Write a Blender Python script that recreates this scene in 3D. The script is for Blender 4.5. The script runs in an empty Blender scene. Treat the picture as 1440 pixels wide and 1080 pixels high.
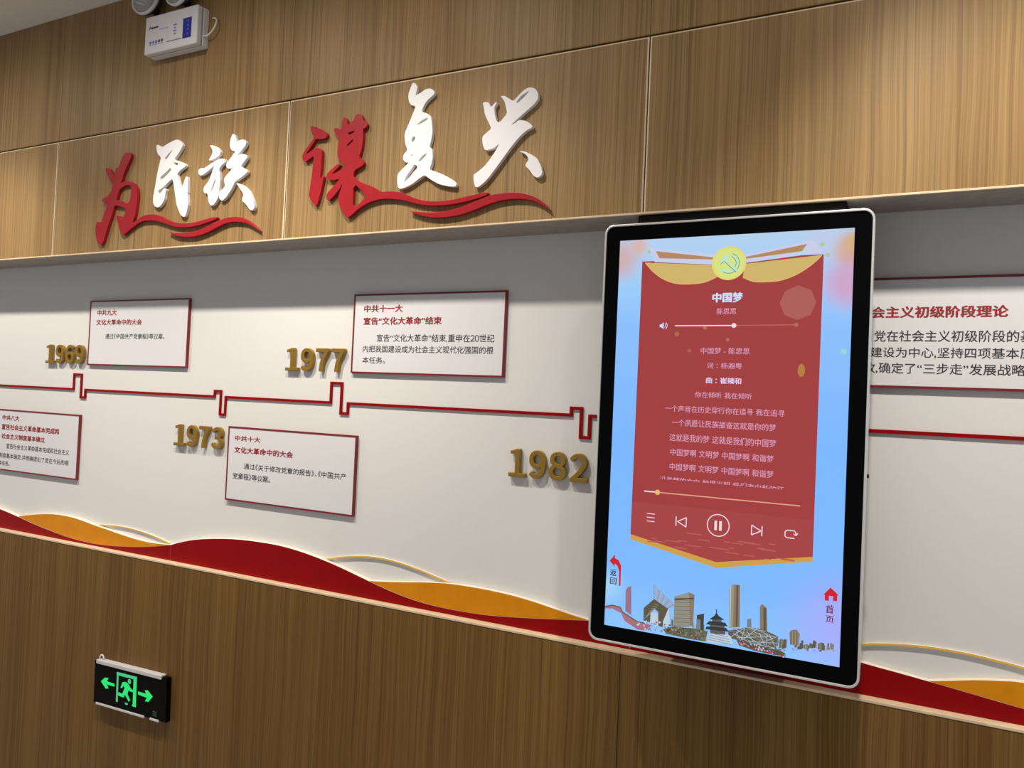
import bpy, bmesh, math, random
from mathutils import Vector, Matrix

random.seed(7)
SC = bpy.context.scene
COL = SC.collection
PI = math.pi


def lin(r, g, b):
    f = lambda v: (v / 255 / 12.92) if v / 255 <= .04045 else ((v / 255 + .055) / 1.055) ** 2.4
    return (f(r), f(g), f(b), 1.0)


# ------------------------------------------------------------------ camera
cam_data = bpy.data.cameras.new('camera')
cam_data.sensor_width = 36.0
cam_data.lens = 27.058
cam_data.clip_start = .05
cam = bpy.data.objects.new('camera', cam_data)
COL.objects.link(cam)
r_ = Vector((0.8915, 0.4508, 0.0445)).normalized()
f_ = Vector((-0.4520, 0.8918, 0.0212)).normalized()
u_ = r_.cross(f_).normalized()
r_ = f_.cross(u_).normalized()
M = Matrix((r_, u_, -f_)).transposed().to_4x4()
M.translation = Vector((0.3659, -1.9790, 1.5461))
cam.matrix_world = M
SC.camera = cam

# ------------------------------------------------------------------ world, lights, exposure
SC.view_settings.view_transform = 'Standard'
SC.view_settings.look = 'None'
SC.view_settings.gamma = 1.0
SC.view_settings.exposure = 0.0
SC.view_settings.use_curve_mapping = False
world = bpy.data.worlds.new('world')
SC.world = world
world.use_nodes = True
bg = world.node_tree.nodes['Background']
bg.inputs[0].default_value = (0.92, 0.95, 1.0, 1)
bg.inputs[1].default_value = 0.33

SPOTS = [(-4.25, 62, 0), (-2.98, 98, 0), (-1.68, 86, 0), (-0.92, 66, 0), (0.32, 112, 17), (1.80, 70, 0)]


def lamp(name, x, watts, cone, blend, size, side=0):
    L = bpy.data.lights.new(name, 'SPOT')
    L.energy = watts
    L.color = (1.0, .915, .79)
    L.spot_size = math.radians(cone)
    L.spot_blend = blend
    L.shadow_soft_size = size
    o = bpy.data.objects.new(name + '_lamp', L)
    o.location = (x, -.85, 2.93)
    o.rotation_euler = (math.radians(8), math.radians(-side), 0)
    COL.objects.link(o)


for sx, w_, sd in SPOTS:                   # ceiling downlights along the display wall: beam and wide spill
    lamp('downlight', sx, w_, 102, .8, .035, sd)
    lamp('downlight_spill', sx, w_ * (.10 if sd else .25), 168, 1.0, .035)


# ------------------------------------------------------------------ materials
def mat(name, col, rough=.5, metal=0.0, spec=.5, coat=0.0, emit=None, estr=1.0):
    m = bpy.data.materials.new(name)
    m.use_nodes = True
    b = m.node_tree.nodes['Principled BSDF']
    b.inputs['Base Color'].default_value = col
    b.inputs['Roughness'].default_value = rough
    b.inputs['Metallic'].default_value = metal
    b.inputs['Specular IOR Level'].default_value = spec
    b.inputs['Coat Weight'].default_value = coat
    if emit:
        b.inputs['Emission Color'].default_value = emit
        b.inputs['Emission Strength'].default_value = estr
    return m


def noisy(m, scale, amount, detail=4, stretch=(1, 1, 1), bump=0.0):
    """vary a principled material's colour (and bump) with object-space noise"""
    nt = m.node_tree
    b = nt.nodes['Principled BSDF']
    c = list(b.inputs['Base Color'].default_value)
    tc = nt.nodes.new('ShaderNodeTexCoord')
    mp = nt.nodes.new('ShaderNodeMapping')
    mp.inputs['Scale'].default_value = stretch
    n = nt.nodes.new('ShaderNodeTexNoise')
    n.inputs['Scale'].default_value = scale
    n.inputs['Detail'].default_value = detail
    nt.links.new(tc.outputs['Object'], mp.inputs[0])
    nt.links.new(mp.outputs[0], n.inputs['Vector'])
    rp = nt.nodes.new('ShaderNodeValToRGB')
    rp.color_ramp.elements[0].position = .3
    rp.color_ramp.elements[1].position = .7
    rp.color_ramp.elements[0].color = [v * (1 - amount) for v in c[:3]] + [1]
    rp.color_ramp.elements[1].color = [min(1, v * (1 + amount)) for v in c[:3]] + [1]
    nt.links.new(n.outputs['Fac'], rp.inputs[0])
    nt.links.new(rp.outputs[0], b.inputs['Base Color'])
    if bump:
        bp = nt.nodes.new('ShaderNodeBump')
        bp.inputs['Strength'].default_value = bump
        bp.inputs['Distance'].default_value = .002
        nt.links.new(n.outputs['Fac'], bp.inputs['Height'])
        nt.links.new(bp.outputs[0], b.inputs['Normal'])
    return m


def wood(name, dark, midc, light, rough=.5, seed=0.0, spec=.3):
    """straight-grained veneer: fine vertical streaks"""
    m = bpy.data.materials.new(name)
    m.use_nodes = True
    nt = m.node_tree
    b = nt.nodes['Principled BSDF']
    b.inputs['Roughness'].default_value = rough
    b.inputs['Specular IOR Level'].default_value = spec
    tc = nt.nodes.new('ShaderNodeTexCoord')
    wmp = nt.nodes.new('ShaderNodeMapping')      # slow waviness of the grain lines
    wmp.inputs['Scale'].default_value = (9, 1, 2.2)
    nt.links.new(tc.outputs['Object'], wmp.inputs[0])
    wn = nt.nodes.new('ShaderNodeTexNoise')
    wn.inputs['Scale'].default_value = 1
    wn.inputs['Detail'].default_value = 1
    nt.links.new(wmp.outputs[0], wn.inputs['Vector'])
    ws = nt.nodes.new('ShaderNodeMath')
    ws.operation = 'MULTIPLY_ADD'
    ws.inputs[1].default_value = .022
    ws.inputs[2].default_value = -.011
    nt.links.new(wn.outputs['Fac'], ws.inputs[0])
    wc = nt.nodes.new('ShaderNodeCombineXYZ')
    nt.links.new(ws.outputs[0], wc.inputs['X'])
    wv = nt.nodes.new('ShaderNodeVectorMath')
    nt.links.new(tc.outputs['Object'], wv.inputs[0])
    nt.links.new(wc.outputs[0], wv.inputs[1])

    def layer(sx, sz, detail, off):
        mp = nt.nodes.new('ShaderNodeMapping')
        mp.inputs['Location'].default_value = (off + seed, 0, off * 1.7)
        mp.inputs['Scale'].default_value = (sx, 1, sz)
        nt.links.new(wv.outputs[0], mp.inputs[0])
        n = nt.nodes.new('ShaderNodeTexNoise')
        n.inputs['Scale'].default_value = 1
        n.inputs['Detail'].default_value = detail
        n.inputs['Roughness'].default_value = .6
        nt.links.new(mp.outputs[0], n.inputs['Vector'])
        return n.outputs['Fac']

    def mix(a, bb, f):
        x = nt.nodes.new('ShaderNodeMix')
        x.data_type = 'FLOAT'
        x.inputs['Factor'].default_value = f
        nt.links.new(a, x.inputs[2])
        nt.links.new(bb, x.inputs[3])
        return x.outputs[0]

    broad = layer(7, .22, 3, 3.1)
    mid = layer(95, .45, 4, 11.3)
    fine = layer(330, 1.6, 2, 23.7)
    v = mix(mix(broad, mid, .55), fine, .40)
    pore = layer(150, .12, 2, 41.9)             # thin dark pore lines
    pr = nt.nodes.new('ShaderNodeMapRange')
    pr.inputs['From Min'].default_value = .34
    pr.inputs['From Max'].default_value = .46
    pr.inputs['To Min'].default_value = .74
    pr.inputs['To Max'].default_value = 1.0
    nt.links.new(pore, pr.inputs[0])
    rp = nt.nodes.new('ShaderNodeValToRGB')
    e = rp.color_ramp.elements
    e[0].position = .40
    e[0].color = dark
    e[1].position = .60
    e[1].color = light
    k = rp.color_ramp.elements.new(.5)
    k.color = midc
    nt.links.new(v, rp.inputs[0])
    vm = nt.nodes.new('ShaderNodeVectorMath')
    vm.operation = 'SCALE'
    nt.links.new(rp.outputs[0], vm.inputs[0])
    nt.links.new(pr.outputs[0], vm.inputs['Scale'])
    nt.links.new(vm.outputs[0], b.inputs['Base Color'])
    bp = nt.nodes.new('ShaderNodeBump')
    bp.inputs['Strength'].default_value = .12
    bp.inputs['Distance'].default_value = .001
    nt.links.new(fine, bp.inputs['Height'])
    nt.links.new(bp.outputs[0], b.inputs['Normal'])
    return m


WOOD = wood('oak_veneer', (.215, .126, .046, 1), (.290, .180, .072, 1), (.355, .228, .097, 1))
WOOD_LOW = wood('oak_veneer_shaded', (.118, .060, .015, 1), (.164, .088, .024, 1), (.212, .121, .036, 1), seed=5.5, spec=.15)  # same veneer as above, the dimmer grazing light put into darker colours
EDGE = noisy(mat('pale_edge_banding', (.72, .56, .38, 1), .4), 30, .08)
SOFFIT = noisy(mat('soffit_shade', (.33, .30, .275, 1), .7), 40, .1)  # underside colour greyed down to hold the shade below the overhang
EDGE_HALO = noisy(mat('halo_edge', (.80, .72, .62, 1), .5), 40, .03)  # bright halo round the wave boards, put into their edge colour
DARKGAP = mat('dark_gap', (.02, .013, .009, 1), .8)
WHITE = noisy(mat('white_wall_paint', (.72, .717, .715, 1), .55, spec=.3), 90, .012, bump=.03)
CEIL = noisy(mat('ceiling_paint', (.78, .75, .71, 1), .9, spec=.1), 60, .02)
FLOOR = noisy(mat('floor_tile', (.42, .40, .38, 1), .35), 12, .08)
BOARD = noisy(mat('white_board', (.71, .71, .74, 1), .35, spec=.3), 80, .01)
BORDER = noisy(mat('red_border', (.19, .012, .018, 1), .35), 60, .06)
RED = noisy(mat('red_acrylic', (.265, .0015, .003, 1), .4, spec=.12), 25, .05)
RED_LET = noisy(mat('red_letter_acrylic', (.33, .010, .018, 1), .35, spec=.3), 25, .05)
ORANGE = noisy(mat('orange_acrylic', (.68, .255, .004, 1), .35, spec=.2), 25, .05)
YELLOW = noisy(mat('golden_acrylic', (.80, .50, .09, 1), .3, spec=.4), 25, .05)
WHITE_LET = noisy(mat('white_letter_acrylic', (.83, .83, .86, 1), .4, spec=.4), 40, .015)
GOLD = noisy(mat('brushed_gold', (.34, .205, .032, 1), .38, metal=.5), 70, .12, stretch=(1, 1, 6))
INK_RED = noisy(mat('dark_red_ink', (.29, .012, .018, 1), .6), 60, .05)
INK = noisy(mat('grey_ink', (.03, .03, .034, 1), .6), 60, .05)
PLASTIC = noisy(mat('white_plastic', (.70, .71, .74, 1), .4), 50, .02)
PLASTIC_G = noisy(mat('grey_plastic', (.42, .42, .43, 1), .5), 50, .03)
REFL = mat('lamp_reflector', (.62, .63, .66, 1), .22, metal=.85)
BOWL = noisy(mat('dark_bowl', (.05, .05, .05, 1), .5), 40, .1)
LAMPGLASS = mat('lamp_glass', (.95, .95, .95, 1), .0)
LAMPGLASS.node_tree.nodes['Principled BSDF'].inputs['Transmission Weight'].default_value = .92
RAIL = noisy(mat('silver_rail', (.66, .65, .68, 1), .4, metal=.2), 60, .04)
CHROME = noisy(mat('silver_metal', (.80, .80, .81, 1), .3, metal=.6), 60, .05)
BLACKGLASS = noisy(mat('black_glass', (.002, .002, .0025, 1), .2, spec=.05), 20, .05)
BLACK = noisy(mat('black_metal', (.003, .003, .003, 1), .6, spec=.2), 40, .1)
BLUE = noisy(mat('blue_print', lin(20, 40, 150), .5), 40, .05)
PURPLE = noisy(mat('violet_print', lin(110, 90, 190), .5), 40, .05)
BLACKPRINT = noisy(mat('dark_print', lin(60, 55, 70), .5), 40, .05)


def glow(name, rgb, k=1.0):
    """a lit colour on a screen or a lit sign"""
    return mat(name, (.01, .01, .01, 1), .25, spec=.25, emit=lin(*rgb), estr=k)


# ------------------------------------------------------------------ mesh helpers
class MB:
    """collects shapes into ONE mesh object, several material slots allowed"""

    def __init__(self):
        self.v, self.f, self.m, self.mats = [], [], [], []

    def slot(self, m):
        if m not in self.mats:
            self.mats.append(m)
        return self.mats.index(m)

    def add(self, verts, faces, m):
        s = self.slot(m)
        o = len(self.v)
        self.v += [tuple(p) for p in verts]
        self.f += [tuple(i + o for i in q) for q in faces]
        self.m += [s] * len(faces)
        return self

    def bm(self, bm, m, mx=None):
        bm.verts.ensure_lookup_table()
        bm.verts.index_update()
        vs = [(mx @ v.co if mx else v.co) for v in bm.verts]
        self.add(vs, [[v.index for v in f.verts] for f in bm.faces], m)
        bm.free()
        return self

    def box(self, x0, x1, y0, y1, z0, z1, m, bev=0.0, seg=2):
        bm = bmesh.new()
        bmesh.ops.create_cube(bm, size=1)
        for v in bm.verts:
            v.co = ((x0 + x1) / 2 + v.co.x * (x1 - x0), (y0 + y1) / 2 + v.co.y * (y1 - y0), (z0 + z1) / 2 + v.co.z * (z1 - z0))
        if bev:
            bmesh.ops.bevel(bm, geom=list(bm.edges), offset=bev, segments=seg, affect='EDGES', profile=.5)
        return self.bm(bm, m)

    def poly(self, pts, y, m):
        """flat polygon (x, z) on the plane y, facing the room"""
        a = sum(p[0] * q[1] - q[0] * p[1] for p, q in zip(pts, pts[1:] + pts[:1]))
        pts = list(pts) if a > 0 else list(reversed(pts))
        # seen from the room (looking along +y): x right, z up, counter-clockwise faces the room
        return self.add([(x, y, z) for x, z in pts], [list(range(len(pts)))], m)

    def bar(self, p, q, w, y, m):
        dx, dz = q[0] - p[0], q[1] - p[1]
        n = math.hypot(dx, dz) or 1
        nx, nz = -dz / n * w / 2, dx / n * w / 2
        return self.poly([(p[0] + nx, p[1] + nz), (p[0] - nx, p[1] - nz), (q[0] - nx, q[1] - nz), (q[0] + nx, q[1] + nz)], y, m)

    def path(self, pts, w, y, m):
        for p, q in zip(pts, pts[1:]):
            self.bar(p, q, w, y, m)
        return self

    def disc(self, cx, cz, r, y, m, n=40, rz=None):
        rz = rz or r
        return self.poly([(cx + r * math.cos(2 * PI * i / n), cz + rz * math.sin(2 * PI * i / n)) for i in range(n)], y, m)

    def ring(self, cx, cz, r0, r1, y, m, n=48, a0=0, a1=2 * PI):
        vs, fs = [], []
        for i in range(n + 1):
            a = a0 + (a1 - a0) * i / n
            vs += [(cx + r0 * math.cos(a), y, cz + r0 * math.sin(a)), (cx + r1 * math.cos(a), y, cz + r1 * math.sin(a))]
        for i in range(n):
            fs.append((2 * i, 2 * i + 1, 2 * i + 3, 2 * i + 2))
        return self.add(vs, fs, m)

    def tube(self, pts, r, m, n=10):
        pts = [Vector(p) for p in pts]
        rings = []
        for i, p in enumerate(pts):
            t = (pts[min(i + 1, len(pts) - 1)] - pts[max(i - 1, 0)]).normalized()
            a = t.cross(Vector((0, 0, 1)))
            if a.length < .1:
                a = t.cross(Vector((0, 1, 0)))
            a.normalize()
            b = t.cross(a).normalized()
            rings.append([p + (a * math.cos(2 * PI * k / n) + b * math.sin(2 * PI * k / n)) * r for k in range(n)])
        vs = [v for q in rings for v in q]
        fs = [(i * n + k, i * n + (k + 1) % n, (i + 1) * n + (k + 1) % n, (i + 1) * n + k) for i in range(len(pts) - 1) for k in range(n)]
        fs += [list(range(n))[::-1], [(len(pts) - 1) * n + k for k in range(n)]]
        return self.add(vs, fs, m)

    def lathe(self, prof, m, mx, n=40, caps=True):
        """profile (radius, depth) turned about local z"""
        vs, fs = [], []
        for r, d in prof:
            vs += [mx @ Vector((r * math.cos(2 * PI * k / n), r * math.sin(2 * PI * k / n), d)) for k in range(n)]
        for i in range(len(prof) - 1):
            fs += [(i * n + k, i * n + (k + 1) % n, (i + 1) * n + (k + 1) % n, (i + 1) * n + k) for k in range(n)]
        if caps:
            fs += [list(range(n))[::-1], [(len(prof) - 1) * n + k for k in range(n)]]
        return self.add(vs, fs, m)

    def build(self, name, parent=None, origin=None, smooth=False, at=None):
        """link as one object; origin is the world point its mesh is measured from"""
        o0 = Vector(origin) if origin else Vector((0, 0, 0))
        if parent is not None:
            o0 = Vector(parent['_o'])
        me = bpy.data.meshes.new(name)
        me.from_pydata([tuple(Vector(p) - o0) for p in self.v], [], self.f)
        for m in self.mats:
            me.materials.append(m)
        me.polygons.foreach_set('material_index', self.m)
        if smooth:
            me.polygons.foreach_set('use_smooth', [True] * len(self.f))
        me.validate()
        me.update()
        o = bpy.data.objects.new(name, me)
        COL.objects.link(o)
        if parent is not None:
            o.parent = parent
            o['_o'] = list(parent['_o'])
        else:
            o.location = o0
            o['_o'] = list(o0)
        return o


def curve_geo(outlines, y_back, thick, bev=0.0):
    """(x, z) outlines with holes -> verts, faces of a solid cut-out standing on y_back"""
    cu = bpy.data.curves.new('tmp', 'CURVE')
    cu.dimensions = '2D'
    cu.fill_mode = 'BOTH'
    e = max(thick / 2 - bev, .00001)
    cu.extrude = e
    cu.bevel_depth = bev
    cu.bevel_resolution = 1
    cu.offset = -bev
    for q in outlines:
        s = cu.splines.new('POLY')
        s.points.add(len(q) - 1)
        for p, (x, z) in zip(s.points, q):
            p.co = (x, z, 0, 1)
        s.use_cyclic_u = True
    return _eval(cu, lambda p: (p.x, y_back - thick / 2 - p.z, p.y))


def _eval(cu, fn):
    o = bpy.data.objects.new('tmp', cu)
    COL.objects.link(o)
    dg = bpy.context.evaluated_depsgraph_get()
    me = bpy.data.meshes.new_from_object(o.evaluated_get(dg), depsgraph=dg)
    vs = [fn(v.co) for v in me.vertices]
    fs = [tuple(p.vertices) for p in me.polygons]
    bpy.data.objects.remove(o)
    bpy.data.curves.remove(cu)
    bpy.data.meshes.remove(me)
    return vs, fs


GLYPHS = {}
NARROW = {'《': (-.47, .53), '》': (0, .53), '、': (0, .5), '。': (0, .5), '，': (0, .5), '：': (.25, 1.0)}


def glyph(ch):
    """outline of one character and its advance, size 1"""
    if ch not in GLYPHS:
        wide = chr(ord(ch) + 0xFEE0) if ch in '0123456789' else ch
        cu = bpy.data.curves.new('tmp', 'FONT')
        cu.body = wide
        cu.size = 1
        vs, fs = _eval(cu, lambda p: (p.x, p.y))
        if ch in '0123456789':
            dx, adv = -.22, .56
        elif ch in NARROW:
            dx, adv = NARROW[ch]
        elif ord(ch) > 0x2E80:
            dx, adv = 0, 1.0
        elif ch == ' ':
            dx, adv = 0, .32
        else:
            xs_ = [v[0] for v in vs]
            dx, adv = -min(xs_) + .04, max(xs_) - min(xs_) + .10
        GLYPHS[ch] = ([(x + dx, z) for x, z in vs], fs, adv)
    return GLYPHS[ch]


def text_geo(body, box, y, bold=0.0, full=True, clip=None):
    """lettering fitted to the box (x0, x1, z0, z1) on the plane y"""
    x0, x1, z0, z1 = box
    vs, fs, pen = [], [], 0.0
    for ch in body:
        gv, gf, adv = glyph(ch)
        o = len(vs)
        vs += [(x + pen, z) for x, z in gv]
        fs += [tuple(k + o for k in f) for f in gf]
        pen += adv
    xs = [v[0] for v in vs]
    zs = [v[1] for v in vs]
    sx = (x1 - x0) / (max(xs) - min(xs))
    if full:
        sz = (z1 - z0) / .92
        zb = z0 + .085 * sz
        mz = 0
    else:
        sz = (z1 - z0) / (max(zs) - min(zs))
        zb, mz = z0, min(zs)
    mx = min(xs)
    out, fo = [], []
    h = z1 - z0
    shifts = [(0, 0)] if not bold else [(-bold * h, 0), (bold * h, 0), (0, bold * h * .6), (0, -bold * h * .6), (0, 0)]
    for i, (dx, dz) in enumerate(shifts):
        o = len(out)
        out += [(x0 + (vx - mx) * sx + dx, y - i * .00004, zb + (vz - mz) * sz + dz) for vx, vz in vs]
        fo += [tuple(k + o for k in f) for f in fs]
    if clip is not None:                       # keep what lies above the given height
        bm = bmesh.new()
        bv = [bm.verts.new(p) for p in out]
        for f in fo:
            try:
                bm.faces.new([bv[k] for k in f])
            except ValueError:
                pass
        bmesh.ops.bisect_plane(bm, geom=list(bm.verts) + list(bm.edges) + list(bm.faces), plane_co=(0, 0, clip), plane_no=(0, 0, -1), clear_outer=True)
        bm.verts.index_update()
        out = [tuple(v.co) for v in bm.verts]
        fo = [tuple(v.index for v in f.verts) for f in bm.faces]
        bm.free()
    return out, fo


def thing(name, label, cat, loc, group=None):
    o = bpy.data.objects.new(name, None)
    o.empty_display_size = .05
    COL.objects.link(o)
    o.location = loc
    o['_o'] = list(loc)
    return tag(o, label, cat, group)


def tag(o, label, cat, group=None):
    o['label'] = label
    o['category'] = cat
    if group:
        o['group'] = group
    return o


def struct(o):
    o['kind'] = 'structure'
    return o


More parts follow.
